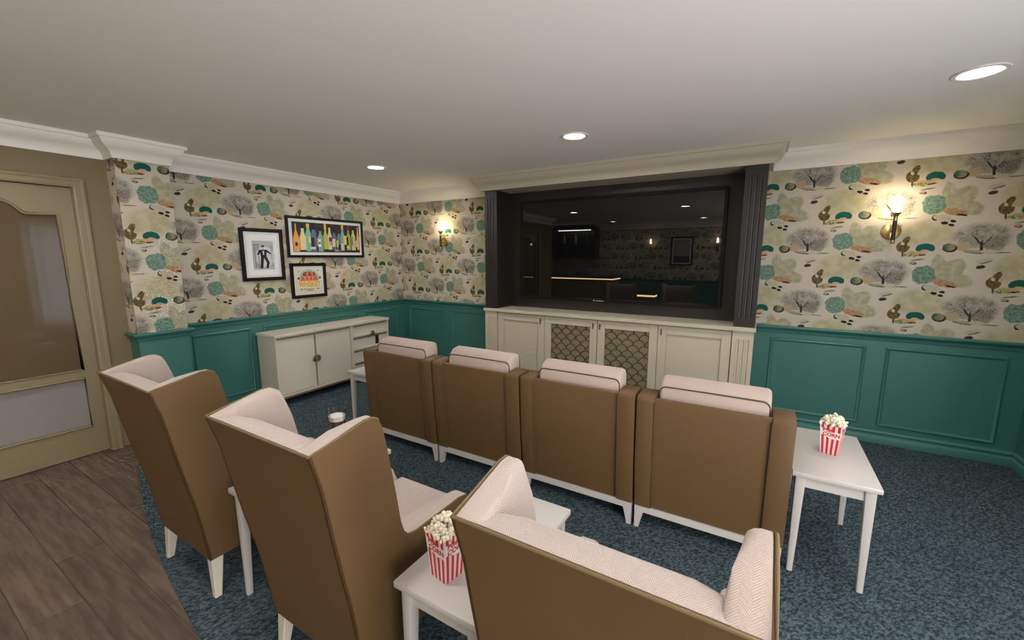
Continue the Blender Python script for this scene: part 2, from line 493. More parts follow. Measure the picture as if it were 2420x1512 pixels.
def herring_mat(name, c0, c1):
    m, nt, b = new_mat(name)
    g = G(nt)
    tc = nt.nodes.new('ShaderNodeTexCoord').outputs['Object']
    s = g.sep(tc)
    a = g.math('ADD', s[0], g.mul(s[1], 0.0))
    yz = g.math('ADD', s[1], s[2])
    tri = g.math('PINGPONG', a, 0.016)
    w = g.math('SINE', g.mul(g.math('ADD', yz, g.mul(tri, 1.3)), 2 * PI / 0.0062))
    n = g.noise(tc, 300.0, 2.0)
    w = g.math('ADD', g.mul(w, 0.35), n)
    c = g.mix(g.smooth(w, 0.1, 0.9), c0, c1)
    nt.links.new(c, b.inputs['Base Color'])
    b.inputs['Roughness'].default_value = 0.9
    b.inputs['Specular IOR Level'].default_value = 0.15
    b.inputs['Sheen Weight'].default_value = 0.25
    bp = nt.nodes.new('ShaderNodeBump'); bp.inputs['Strength'].default_value = 0.35; bp.inputs['Distance'].default_value = 0.003
    nt.links.new(w, bp.inputs['Height']); nt.links.new(bp.outputs[0], b.inputs['Normal'])
    return m

def stripe_mat():
    m, nt, b = new_mat('popcorn_stripe')
    g = G(nt)
    uvn = nt.nodes.new('ShaderNodeUVMap'); uvn.uv_map = 'UVMap'
    s = g.sep(uvn.outputs[0])
    f = g.math('FRACT', g.mul(s[0], 4.0))
    red = g.smooth(g.math('ABSOLUTE', g.math('SUBTRACT', f, 0.5)), 0.27, 0.24)
    thin = g.smooth(g.math('ABSOLUTE', g.math('SUBTRACT', f, 0.98)), 0.05, 0.03)
    red = g.math('MAXIMUM', red, g.mul(thin, 0.8))
    wave = g.math('MULTIPLY_ADD', g.math('SINE', g.mul(s[0], 9.0)), 0.025, g.math('MULTIPLY_ADD', s[0], -0.10, 0.72))
    d = g.math('ABSOLUTE', g.math('SUBTRACT', s[1], wave))
    band = g.smooth(d, 0.125, 0.10)
    red = g.sub(red, band)
    c = g.mix(red, (0.78, 0.73, 0.68, 1), (0.55, 0.012, 0.03, 1))
    nt.links.new(c, b.inputs['Base Color'])
    b.inputs['Roughness'].default_value = 0.45
    return m

M = dict(
    paper=wallpaper(), carpet=carpet_mat(),
    plank=wood_mat('floor_plank', (0.060, 0.042, 0.031, 1), (0.150, 0.108, 0.080, 1), 0.42),
    teal=mat('teal_paint', (0.0361, 0.1479, 0.1227), 0.42, noise=0.05, nscale=3),
    white=mat('cabinet_paint', (0.4794, 0.4274, 0.3276), 0.42, noise=0.02, nscale=4),
    cornice=mat('cornice_paint', (0.80, 0.76, 0.70), 0.55),
    ceiling=mat('ceiling_paint', (0.88, 0.84, 0.79), 0.85, noise=0.01, nscale=2),
    tan=mat('door_paint', (0.1958, 0.1519, 0.0777), 0.45, noise=0.03, nscale=3),
    tanwall=mat('tan_wall_paint', (0.1700, 0.1360, 0.0748), 0.8),
    leather=mat('brown_leather', (0.1023, 0.0577, 0.0223), 0.55, spec=0.3, noise=0.08, nscale=5, bump=0.06, bscale=240),
    piping=mat('tan_piping', (0.115, 0.078, 0.031), 0.6),
    darkpipe=mat('brown_piping', (0.055, 0.032, 0.017), 0.7),
    pink=herring_mat('herringbone_fabric', (0.35, 0.283, 0.248, 1), (0.44, 0.366, 0.329, 1)),
    plainpink=mat('blush_fabric', (0.4032, 0.3168, 0.2772), 0.9, spec=0.15, noise=0.07, nscale=160, bump=0.12, bscale=500, sheen=0.2),
    lacquer=mat('white_lacquer', (0.476, 0.446, 0.417), 0.32, noise=0.015),
    cream=mat('cream_leg', (0.5270, 0.4675, 0.3825), 0.5, noise=0.04, nscale=20),
    dark=mat('dark_surround_paint', (0.0120, 0.0100, 0.0075), 0.45, noise=0.08, nscale=3),
    bezel=mat('tv_bezel', (0.003, 0.003, 0.003), 0.55, spec=0.2),
    screen=mat('tv_screen', (0.004, 0.004, 0.004), 0.012, spec=0.5),
    silver=mat('logo_silver', (0.6, 0.6, 0.57), 0.35, metal=0.6),
    black=mat('black_metal', (0.012, 0.011, 0.010), 0.4),
    brass=mat('brass', (0.72, 0.50, 0.18), 0.28, metal=1.0),
    grilleback=mat('grille_backing', (0.2070, 0.1665, 0.0945), 0.6, noise=0.12, nscale=2.5),
    frame=mat('dark_frame', (0.0045, 0.003, 0.0022), 0.45, spec=0.25, noise=0.15, nscale=30),
    matboard=mat('mat_board', (0.6460, 0.6375, 0.6290), 0.8),
    pane=mat('obscured_glass', (0.105, 0.075, 0.043), 0.03, spec=0.5, noise=0.1, nscale=1.5),
    pane2=mat('reflection_grey_glass', (0.24, 0.21, 0.205), 0.06, spec=0.5),  # lower pane: a bright reflection is put into the pale grey base colour
    popcorn=mat('popcorn', (0.74, 0.67, 0.53), 0.85, noise=0.38, nscale=75),
    stripe=stripe_mat(), red=mat('red_print', (0.50, 0.01, 0.02), 0.6),
    beer=mat('dark_beer', (0.085, 0.024, 0.006), 0.08, noise=0.6, nscale=30),
    foam=mat('beer_foam', (0.80, 0.77, 0.72), 0.9),
    side=mat('sideboard_paint', (0.60, 0.55, 0.465), 0.45, noise=0.02, nscale=4),
    lens=emit('lamp_lens', (1.0, 0.97, 0.93), LAMP_DOWN),
    bulb=emit('candle_bulb', (1.0, 0.80, 0.50), LAMP_SCONCE),
    led=emit('warm_led', (1.0, 0.62, 0.30), 14.0),
    coolled=emit('cool_led', (1.0, 0.97, 0.92), 20.0),
    fill_panes=emit('fill_pane_glow', (0.98, 0.98, 0.98), FILL_GLOW),  # glow of the added fill panes
    sky=emit('daylight_pane', (0.80, 0.88, 1.0), WINDOW_GLOW),
    baffle=mat('lamp_baffle', (0.05, 0.05, 0.05), 0.6),
    redstool=mat('red_vinyl', (0.35, 0.02, 0.02), 0.4),
)
def curtain_mat():
    m = bpy.data.materials.new('net_curtain'); m.use_nodes = True
    nt = m.node_tree; nt.nodes.remove(nt.nodes['Principled BSDF'])
    out = nt.nodes['Material Output']
    d = nt.nodes.new('ShaderNodeBsdfDiffuse'); d.inputs[0].default_value = (0.8, 0.8, 0.82, 1)
    t = nt.nodes.new('ShaderNodeBsdfTranslucent'); t.inputs[0].default_value = (0.85, 0.85, 0.88, 1)
    x = nt.nodes.new('ShaderNodeMixShader'); x.inputs[0].default_value = 0.65
    nt.links.new(d.outputs[0], x.inputs[1]); nt.links.new(t.outputs[0], x.inputs[2]); nt.links.new(x.outputs[0], out.inputs[0])
    return m
M['curtain'] = curtain_mat()
def thin_glass(k=0.16):
    m = bpy.data.materials.new('globe_glass'); m.use_nodes = True
    nt = m.node_tree; nt.nodes.remove(nt.nodes['Principled BSDF'])
    t = nt.nodes.new('ShaderNodeBsdfTransparent'); t.inputs[0].default_value = (0.97, 0.97, 0.97, 1)
    g_ = nt.nodes.new('ShaderNodeBsdfGlossy'); g_.inputs['Roughness'].default_value = 0.02
    fr = nt.nodes.new('ShaderNodeFresnel'); fr.inputs[0].default_value = 1.3
    x = nt.nodes.new('ShaderNodeMixShader')
    ml = nt.nodes.new('ShaderNodeMath'); ml.operation = 'MULTIPLY'; ml.inputs[1].default_value = k
    nt.links.new(fr.outputs[0], ml.inputs[0]); nt.links.new(ml.outputs[0], x.inputs[0]); nt.links.new(t.outputs[0], x.inputs[1]); nt.links.new(g_.outputs[0], x.inputs[2])
    nt.links.new(x.outputs[0], nt.nodes['Material Output'].inputs[0])
    return m
M['globe'] = thin_glass()
M['pint'] = thin_glass(0.55)

# ------------------------------------------------------------------ the room
CZ = 2.355                       # ceiling height
XL, XR, YB, YR = -4.35, 1.645, 4.25, -3.0    # left wall, right wall, TV wall, rear wall
XD = -4.27                       # door wall
DADO = 0.905

def wall_bm(boxes, axis, uoff, voff):
    """boxes: (x0,x1,y0,y1,z0,z1,material index); UV in metres"""
    bm = BM()
    for x0, x1, y0, y1, z0, z1, mi in boxes:
        box(bm, x0, x1, y0, y1, z0, z1, mi=mi)
    uv = bm.loops.layers.uv.new('UVMap')
    for f in bm.faces:
        n = f.normal
        f.normal_update()
        nx, ny = abs(f.normal.x), abs(f.normal.y)
        for l in f.loops:
            c = l.vert.co
            u = c.y if nx > ny else c.x
            l[uv].uv = (u - uoff[0 if nx > ny else 1], c.z - voff)
    return bm

def structure(o):
    o['kind'] = 'structure'; return o

PAPER_TEAL = [M['paper'], M['teal']]
T = 0.12
# TV wall
wall_back = structure(obj('wall_back', wall_bm([(XL - T, XR + T, YB, YB + T, 0, DADO, 1), (XL - T, XR + T, YB, YB + T, DADO, CZ + 0.1, 0)], 'y', (1.88, 0.512), 1.819), PAPER_TEAL))
# left wall (recessed part) and the pier beside the door
wall_left = structure(obj('wall_left', wall_bm([(XL - T, XL, 1.3, YB, 0, DADO, 1), (XL - T, XL, 1.3, YB, DADO, CZ + 0.1, 0)], 'x', (1.88, 0.0), 1.405), PAPER_TEAL))
wall_pier = structure(obj('wall_pier', wall_bm([(XL + 0.001, -4.1, 1.215, 1.545, 0, DADO, 1), (XL + 0.001, -4.1, 1.215, 1.545, DADO, CZ + 0.1, 0)], 'x', (1.88, -3.98), 1.405), PAPER_TEAL))
# door wall with its opening
OY0, OY1, OZ = 0.075, 1.015, 1.985
wall_door = structure(obj('wall_door_side', wall_bm([
    (XD - 0.08, XD, OY1, 1.215, 0, CZ + 0.1, 0), (XD - 0.08, XD, -0.55, OY0, 0, CZ + 0.1, 0), (XD - 0.08, XD, OY0, OY1, OZ, CZ + 0.1, 0),
    (-5.3, XD, -0.62, -0.55, 0, CZ + 0.1, 0)], 'x', (0, 0), 0), M['tanwall']))
# right wall with a window opening
WY0, WY1, WZ0, WZ1 = 1.80, 2.80, 0.35, 2.02
rb = []
GY0, GY1, GZ0, GZ1 = -1.45, 1.25, 0.10, 2.10
for (y0, y1) in ((YR - T, GY0), (GY1, WY0), (WY1, YB + T)):
    rb += [(XR, XR + T, y0, y1, 0, DADO, 1), (XR, XR + T, y0, y1, DADO, CZ + 0.1, 0)]
rb += [(XR, XR + T, WY0, WY1, 0, WZ0, 1), (XR, XR + T, WY0, WY1, WZ1, CZ + 0.1, 0)]
rb += [(XR, XR + T, GY0, GY1, 0, GZ0, 1), (XR, XR + T, GY0, GY1, GZ1, CZ + 0.1, 0)]
wall_right = structure(obj('wall_right', wall_bm(rb, 'x', (1.2, 0), 1.3), PAPER_TEAL))
wall_rear = structure(obj('wall_rear', wall_bm([(-5.3, XR + T, YR - T, YR, 0, DADO, 1), (-5.3, XR + T, YR - T, YR, DADO, CZ + 0.1, 0)], 'y', (0, 0.2), 1.45), PAPER_TEAL))
wall_bar = structure(obj('wall_bar_side', wall_bm([(-5.3 - T, -5.3, YR - T, -0.55, 0, CZ + 0.1, 0)], 'x', (0, 0), 0), M['tanwall']))

# ceiling with round cut-outs for the downlights
LX = (-3.31, -1.24, 0.80); LY = (2.935, 0.42, -2.10)
LR = 0.079
def ceiling_bm():
    bm = BM()
    hs = 0.12
    xs = [-5.45]
    for x in LX: xs += [x - hs, x + hs]
    xs.append(XR + T)
    ys = [YR - T]
    for y in sorted(LY): ys += [y - hs, y + hs]
    ys.append(YB + T)
    for i in range(len(xs) - 1):
        for j in range(len(ys) - 1):
            x0, x1, y0, y1 = xs[i], xs[i + 1], ys[j], ys[j + 1]
            if i % 2 == 1 and j % 2 == 1:
                cx, cy = (x0 + x1) / 2, (y0 + y1) / 2
                n = 32
                sq, ci = [], []
                for k in range(n):
                    a = 2 * PI * k / n + PI / n
                    c, s = math.cos(a), math.sin(a); q = max(abs(c), abs(s))
                    sq.append(bm.verts.new((cx + c / q * hs, cy + s / q * hs, CZ)))
                    ci.append(bm.verts.new((cx + c * LR, cy + s * LR, CZ)))
                for k in range(n):
                    l = (k + 1) % n
                    bm.faces.new((sq[k], sq[l], ci[l], ci[k]))
                # fill the square's corners
                for k in range(n):
                    l = (k + 1) % n
                    a, b2 = sq[k].co, sq[l].co
                    if abs(a.x - b2.x) > 1e-6 and abs(a.y - b2.y) > 1e-6:
                        cxn = cx + math.copysign(hs, a.x + b2.x - 2 * cx); cyn = cy + math.copysign(hs, a.y + b2.y - 2 * cy)
                        bm.faces.new((sq[l], sq[k], bm.verts.new((cxn, cyn, CZ))))
            else:
                bm.faces.new([bm.verts.new(p) for p in ((x0, y0, CZ), (x1, y0, CZ), (x1, y1, CZ), (x0, y1, CZ))])
    # slab above
    return bm
ceiling = structure(obj('ceiling', ceiling_bm(), M['ceiling']))
bm = BM(); box(bm, -5.45, XR + T, YR - T, YB + T, CZ + 0.1, CZ + 0.14)
structure(obj('ceiling_slab', bm, M['ceiling']))

# floor slab, planks, carpet
floor = structure(empty('floor'))
bm = BM(); box(bm, -5.45, XR + T, YR - T, YB + T, -0.12, -0.004)
obj('subfloor', bm, M['plank'], floor)
plank_meshes = []
PW = 0.178
for ln in (1.22,):
    bm = BM(); box(bm, 0, ln - 0.0025, 0, PW - 0.0025, -0.010, 0.0, bevel=0.0015, seg=1)
    bmesh.ops.recalc_face_normals(bm, faces=bm.faces)
    me = bpy.data.meshes.new('plank'); bm.to_mesh(me); bm.free(); me.materials.append(M['plank']); plank_meshes.append(me)
rows = int((1.25 + 1.0) / PW)
for r in range(rows + 1):
    y = -1.0 + r * PW
    x = XD - 0.06 - (r * 0.43 % 1.22)
    while x < (0.6 if y < 0.5 else -1.2):
        o = bpy.data.objects.new('plank', plank_meshes[0]); C.objects.link(o); o.parent = floor
        o.location = (x, y, 0.0)
        x += 1.22

edge = [(-4.40, 1.20), (-4.02, 1.105), (-3.66, 0.99), (-3.37, 0.905), (-3.09, 0.833), (-2.71, 0.745), (-2.40, 0.685), (-2.09, 0.636), (-1.81, 0.598), (-1.4, 0.555), (-0.9, 0.52), (-0.3, 0.50), (0.6, 0.49), (XR, 0.49)]
bm = BM()
prism(bm, edge + [(XR, YB), (-4.40, YB)], 'z', 0.0, 0.007)
carpet = structure(obj('floor_carpet', bm, M['carpet']))

# cornice all the way round, following pier and media wall
UX0, UX1, UYF = -2.715, -0.005, 3.885
room_path = [(XR, YR), (XR, YB), (XL, YB), (XL, 1.545), (-4.1, 1.545), (-4.1, 1.215), (XD, 1.215), (XD, -0.55), (-5.3, -0.55), (-5.3, YR)]
crown = [(0.0, -0.150), (0.012, -0.150), (0.014, -0.140), (0.018, -0.122), (0.026, -0.104), (0.038, -0.090), (0.054, -0.079), (0.068, -0.066), (0.078, -0.050), (0.083, -0.034), (0.085, -0.026), (0.097, -0.026), (0.100, -0.022), (0.100, 0.0)]
bm = BM(); sweep(bm, room_path, [(d, CZ + z) for d, z in crown], closed=True)
structure(obj('trim_1', bm, M['cornice'], smooth=True))
# boxed-in head above the media wall
bm = BM(); box(bm, UX0, UX1, UYF, YB, 2.207, CZ)
sweep(bm, [(UX1, YB), (UX1, UYF), (UX0, UYF), (UX0, YB)], [(d, CZ + z) for d, z in crown])
structure(obj('trim_2', bm, M['white'], smooth=True))

# dado rails and skirtings
dado = [(0.0, 0.842), (0.010, 0.846), (0.013, 0.858), (0.014, 0.868), (0.022, 0.876), (0.030, 0.884), (0.034, 0.892), (0.034, 0.902), (0.030, 0.907), (0.0, 0.907)]
skirt = [(0.022, 0.0), (0.022, 0.062), (0.018, 0.070), (0.010, 0.074), (0.010, 0.086), (0.016, 0.092), (0.016, 0.100), (0.008, 0.110), (0.0, 0.114)]
left_path = [(UX0, YB), (XL, YB), (XL, 1.545), (-4.1, 1.545), (-4.1, 1.215), (XD + 0.02, 1.215)]
right_path = [(XR, WY1 + 0.03), (XR, YB), (UX1, YB)]
rear_path = [(-5.3, YR), (XR, YR), (XR, GY0 - 0.03)]
for nm, pth in (('left', left_path), ('right', right_path), ('rear', rear_path)):
    bm = BM(); sweep(bm, pth, dado)
    structure(obj({'left': 'trim_3', 'right': 'trim_4', 'rear': 'trim_5'}[nm], bm, M['teal'], smooth=True))
    bm = BM(); sweep(bm, pth, skirt)
    structure(obj('baseboard_' + nm, bm, M['teal'], smooth=True))

# applied panel mouldings on the wainscot
pm = [(0.0, 0.0), (0.003, 0.010), (0.010, 0.014), (0.017, 0.012), (0.022, 0.006), (0.026, 0.0)]
def moulding(parent, plane, at, a0, a1, b0, b1, sgn):
    bm = BM(); rect_frame(bm, plane, at, a0, a1, b0, b1, 0.026, [(t, sgn * (h + 0.0002)) for t, h in pm])
    obj('panel_moulding', bm, M['teal'], parent, smooth=True)
PZ0, PZ1 = 0.150, 0.797
for a0, a1 in ((0.10, 0.757), (0.875, 1.535), (-4.247, -3.614), (-3.485, -2.85)):
    moulding(wall_back, 'y', YB, a0, a1, PZ0, PZ1, -1)
for a0, a1 in ((1.66, 2.165), (2.285, 2.815), (2.935, 3.46), (3.59, 4.12)):
    moulding(wall_left, 'x', XL, a0, a1, PZ0, PZ1, 1)
for a0, a1 in ((3.46, 4.12), (2.90, 3.38)):
    moulding(wall_right, 'x', XR, a0, a1, PZ0, PZ1, -1)
for k in range(6):
    moulding(wall_rear, 'y', YR, -3.0 + k * 0.76, -3.0 + k * 0.76 + 0.64, PZ0, PZ1, 1)

# ------------------------------------------------------------------ door
door = structure(empty('door_1', (XD, 0.545, 0)))
def dprism(bm, pts, x0, x1):
    prism(bm, [(y - 0.545, z) for y, z in pts], 'x', x0, x1)
LX0, LX1 = -0.062, -0.020            # leaf thickness behind the wall face
bm = BM()
for y0, y1 in ((OY0 + 0.004, 0.165), (0.93, OY1 - 0.004)):
    box(bm, LX0, LX1, y0 - 0.545, y1 - 0.545, 0.008, OZ - 0.004)
box(bm, LX0, LX1, 0.165 - 0.545, 0.93 - 0.545, 0.008, 0.225)
box(bm, LX0, LX1, 0.165 - 0.545, 0.93 - 0.545, 0.60, 0.665)
ar = [(0.93, 1.788), (0.775, 1.788), (0.762, 1.795), (0.745, 1.815), (0.725, 1.840), (0.700, 1.857), (0.66, 1.872), (0.61, 1.884), (0.5475, 1.888)]
arch = ar + [(1.095 - y, z) for y, z in ar[-2::-1]]
dprism(bm, arch + [(0.165, OZ - 0.004), (0.93, OZ - 0.004)], LX0, LX1)
obj('door_leaf', bm, M['tan'], door)
bm = BM()
tube(bm, [(LX1, y - 0.545, z) for y, z in arch] + [(LX1, 0.165 - 0.545, 0.665), (LX1, 0.93 - 0.545, 0.665)], 0.011, 8, closed=True)
obj('glazing_bead', bm, M['tan'], door, smooth=True)
bm = BM()
tube(bm, [(LX1, y - 0.545, z) for y, z in ((0.93, 0.60), (0.165, 0.60), (0.165, 0.225), (0.93, 0.225))], 0.011, 8, closed=True)
obj('glazing_bead', bm, M['tan'], door, smooth=True)
bm = BM(); box(bm, -0.045, -0.037, 0.15 - 0.545, 0.945 - 0.545, 0.65, 1.90)
obj('glass_pane', bm, M['pane'], door)
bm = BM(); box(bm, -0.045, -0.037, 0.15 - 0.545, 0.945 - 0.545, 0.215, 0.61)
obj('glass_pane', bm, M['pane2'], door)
# architrave
bm = BM()
aw = [(0.0, 0.0), (0.0, 0.016), (0.012, 0.020), (0.040, 0.020), (0.050, 0.024), (0.060, 0.024), (0.066, 0.020), (0.066, 0.0)]
cols = []
for (y, z, sy, sz) in ((OY0, 0, -1, 0), (OY0, OZ, -1, 1), (OY1, OZ, 1, 1), (OY1, 0, 1, 0)):
    cols.append([bm.verts.new((h, y - 0.545 + sy * t, z + sz * t)) for t, h in aw])
for A_, B_ in zip(cols, cols[1:]):
    for k in range(len(aw) - 1):
        bm.faces.new((A_[k], B_[k], B_[k + 1], A_[k + 1]))
obj('architrave', bm, M['tan'], door)
bm = BM(); box(bm, -0.075, -0.0, OY1 - 0.004 - 0.545, OY1 - 0.545 + 0.0, 0, OZ); box(bm, -0.075, -0.0, OY0 - 0.545, OY0 + 0.004 - 0.545, 0, OZ)
obj('door_lining', bm, M['tan'], door)

# ------------------------------------------------------------------ window with net curtain on the right wall
win = structure(empty('window_1', (XR, (WY0 + WY1) / 2, 0)))
hw = (WY1 - WY0) / 2
bm = BM()
for y0, y1, z0, z1 in ((-hw, -hw + 0.05, WZ0, WZ1), (hw - 0.05, hw, WZ0, WZ1), (-hw, hw, WZ0, WZ0 + 0.05), (-hw, hw, WZ1 - 0.05, WZ1), (-0.025, 0.025, WZ0, WZ1), (-hw, hw, 1.15, 1.19)):
    box(bm, 0.05, 0.10, y0, y1, z0, z1)
obj('window_frame', bm, M['cornice'], win)
bm = BM(); box(bm, 0.085, 0.09, -hw, hw, WZ0, WZ1)
obj('window_pane', bm, M['sky'], win)
gz = structure(empty('fill_window', (XR, (GY0 + GY1) / 2, 0)))  # unseen glowing panes added on the right wall to brighten the ceiling
gh = (GY1 - GY0) / 2
bm = BM()
for y0, y1, z0, z1 in ((-gh, gh, GZ0, GZ0 + 0.06), (-gh, gh, GZ1 - 0.06, GZ1)): box(bm, 0.02, 0.09, y0, y1, z0, z1)
for k in range(5):
    y = -gh + 2 * gh * k / 4
    box(bm, 0.02, 0.09, max(-gh, y - 0.03), min(gh, y + 0.03), GZ0, GZ1)
obj('window_frame', bm, M['cornice'], gz)
for k in range(4):
    y = -gh + 2 * gh * k / 4
    bm = BM(); box(bm, 0.05, 0.056, y + 0.03, y + 2 * gh / 4 - 0.03, GZ0 + 0.06, GZ1 - 0.06)
    obj('window_pane', bm, M['fill_panes'], gz)
cur = thing('net_curtain', 'white net curtain hanging over the window on the right wall', 'curtain', (XR - 0.06, (WY0 + WY1) / 2, 0))
bm = BM()
n = 60
top, bot = [], []
for k in range(n + 1):
    y = -hw - 0.08 + (2 * hw + 0.16) * k / n
    x = 0.022 * math.sin(k * 1.05) + 0.008 * math.sin(k * 2.7 + 1)
    top.append(bm.verts.new((x * 0.7, y, 2.10))); bot.append(bm.verts.new((x, y, 0.12)))
for k in range(n):
    bm.faces.new((top[k], top[k + 1], bot[k + 1], bot[k]))
obj('curtain_fabric', bm, M['curtain'], cur, smooth=True)
bm = BM(); tube(bm, [(0, -hw - 0.16, 2.115), (0, hw + 0.16, 2.115)], 0.012, 10)
obj('curtain_pole', bm, M['brass'], cur, smooth=True)
for s_ in (-1, 1):
    bm = BM(); tube(bm, [(0, s_ * (hw + 0.12), 2.115), (0.06, s_ * (hw + 0.12), 2.115)], 0.008, 8)
    obj('pole_bracket', bm, M['brass'], cur, smooth=True)

# ------------------------------------------------------------------ downlights
def downlight_parts(root):
    bm = BM(); lathe(bm, [(LR, 0.0), (LR, 0.001), (LR + 0.020, 0.001), (LR + 0.018, -0.006), (LR + 0.002, -0.007), (LR - 0.005, -0.004)], seg=40)
    obj('trim_ring', bm, M['cornice'], root, smooth=True)
    bm = BM(); lathe(bm, [(LR - 0.005, -0.004), (LR - 0.007, 0.030)], seg=40)
    obj('baffle', bm, M['baffle'], root, smooth=True)
    bm = BM(); lathe(bm, [(0.0, 0.001), (LR - 0.0065, 0.003), (LR - 0.0065, 0.012), (0.0, 0.012)], seg=40)
    obj('lamp_lens', bm, M['lens'], root)
proto = None
names = {(-3.31, 2.935): 'lit round downlight in ceiling nearest the far left corner', (-1.24, 2.935): 'lit round downlight in ceiling in front of the television',
         (0.80, 2.935): 'large lit round downlight at the upper right of the ceiling', (-3.31, 0.42): 'downlight cut by the left edge above the glazed door'}
extra = {(-1.24, 0.42): 'round downlight above the wing chairs, reflected high in the television', (0.80, 0.42): 'round downlight overhead by the right wall',
         (-3.31, -2.10): 'round downlight above the bar, reflected beside the black shelf', (-1.24, -2.10): 'round downlight before the rear picture, reflected in the television', (0.80, -2.10): 'round downlight in the rear right corner of the ceiling'}
for y in LY:
    for x in LX:
        lab = names.get((x, y))
        if lab is None: lab = extra[(x, y)]
        if proto is None:
            proto = thing('downlight', lab, 'downlight', (x, y, CZ), 0, 'recessed ceiling downlights'); downlight_parts(proto)
        else:
            dup(proto, (x, y, CZ), label=lab)

# ------------------------------------------------------------------ media wall: base cabinet, worktop, dark surround, television
BX0, BX1 = -2.700, -0.020
BCX = (BX0 + BX1) / 2
FY = 3.905
cab = thing('media_cabinet', 'long built-in cream cabinet with fluted ends and scallop grille doors under the television', 'cabinet', (BCX, FY, 0))
bm = BM()
box(bm, -2.535 - BCX, -0.185 - BCX, 0.022, YB - FY - 0.002, 0.09, 0.882)
box(bm, -2.535 - BCX, -0.185 - BCX, 0.05, YB - FY - 0.03, 0.0, 0.09)
obj('carcass', bm, M['white'], cab)
def fluted(x0, x1, yf, yb, z0, z1, gz0, gz1, parent, material, flute=0.012, depth=0.010):
    """pilaster with three round-bottomed flutes cut into the front"""
    w = x1 - x0
    bm = BM()
    box(bm, x0, x1, yf, yb, z0, gz0); box(bm, x0, x1, yf, yb, gz1, z1)
    pts = [(x0, yb), (x0, yf)]
    for k in range(3):
        c = x0 + w * (0.27 + 0.23 * k)
        pts += [(c - flute, yf), (c - flute * 0.7, yf + depth * 0.8), (c, yf + depth), (c + flute * 0.7, yf + depth * 0.8), (c + flute, yf)]
    pts += [(x1, yf), (x1, yb)]
    prism(bm, pts, 'z', gz0, gz1)
    return obj('pilaster', bm, material, parent)
for x0, x1 in ((-2.697, -2.540), (-0.181, -0.024)):
    fluted(x0 - BCX, x1 - BCX, -0.012, YB - FY - 0.002, 0.0, 0.882, 0.13, 0.815, cab, M['white'])

def door_frame_bm(w, h, st, depth):
    bm = BM()
    box(bm, 0, st, 0, depth, 0, h, 0.002, 1); box(bm, w - st, w, 0, depth, 0, h, 0.002, 1)
    box(bm, st, w - st, 0, depth, 0, st, 0.002, 1); box(bm, st, w - st, 0, depth, h - st, h, 0.002, 1)
    return bm
def scallops(x0, x1, z0, z1, y, r):
    """interlaced metal fish-scale arcs inside a rectangle"""
    bm = BM()
    row = 0; z = z0 - r
    while z < z1 + r:
        x = x0 - 2 * r + (r if row % 2 else 0) + 0.012
        while x < x1 + 2 * r:
            seg = []
            for a in range(13):
                t = PI * a / 12
                px, pz = x + r * math.cos(t), z + r * 1.02 * math.sin(t)
                if x0 <= px <= x1 and z0 <= pz <= z1: seg.append((px, y, pz))
                else:
                    if len(seg) > 1: tube(bm, seg, 0.0028, 5)
                    seg = []
            if len(seg) > 1: tube(bm, seg, 0.0028, 5)
            x += 2 * r
        z += r * 1.02; row += 1
    return bm
doors = ((-2.533, -1.948, False, 'R'), (-1.944, -1.366, True, 'R'), (-1.360, -0.787, True, 'L'), (-0.783, -0.187, False, 'L'))
for x0, x1, grille, hs in doors:
    w = x1 - x0; z0 = 0.095; h = 0.874 - z0; st = 0.074
    d = empty('cabinet_door', (x0 - BCX, 0.0, z0)); d.parent = cab
    obj('door_frame', door_frame_bm(w, h, st, 0.021), M['white'], d)
    if grille:
        bm = BM(); box(bm, st - 0.004, w - st + 0.004, 0.017, 0.020, st - 0.004, h - st + 0.004)
        obj('grille_backing', bm, M['grilleback'], d)
        obj('scallop_grille', scallops(st, w - st, st, h - st, 0.010, 0.0535), M['black'], d, smooth=True)
    else:
        bm = BM(); box(bm, st - 0.004, w - st + 0.004, 0.016, 0.021, st - 0.004, h - st + 0.004)
        obj('door_panel', bm, M['white'], d)
    hx = w - 0.034 if hs == 'R' else 0.030
    bm = BM()
    tube(bm, [(hx, -0.026, h - 0.083), (hx, -0.026, h - 0.026)], 0.0050, 8)
    tube(bm, [(hx, 0.002, h - 0.048), (hx, -0.026, h - 0.048)], 0.0042, 8)
    obj('handle', bm, M['black'], d, smooth=True)
bm = BM(); box(bm, -2.708, -0.012, 3.872, YB - 0.001, 0.884, 0.919, 0.004, 2)
wt = tag(obj('worktop', bm, M['white']), 'cream worktop running along the top of the built-in cabinet', 'worktop')

sur = thing('television_surround', 'charcoal panelled surround with fluted pilasters framing the television', 'surround', (BCX, FY, 0.920))
for x0, x1 in ((-2.697, -2.540), (-0.181, -0.024)):
    fluted(x0 - BCX, x1 - BCX, 0.0, YB - FY - 0.002, 0.0, 1.284, 0.075, 1.205, sur, M['dark'], 0.009, 0.007)
bm = BM()
box(bm, -2.539 - BCX, -1.362 - BCX, 0.300, 0.343, 0.0, 1.284, 0.001, 1)
obj('back_panel', bm, M['dark'], sur)
bm = BM()
box(bm, -1.360 - BCX, -0.182 - BCX, 0.300, 0.343, 0.0, 1.284, 0.001, 1)
obj('back_panel', bm, M['dark'], sur)

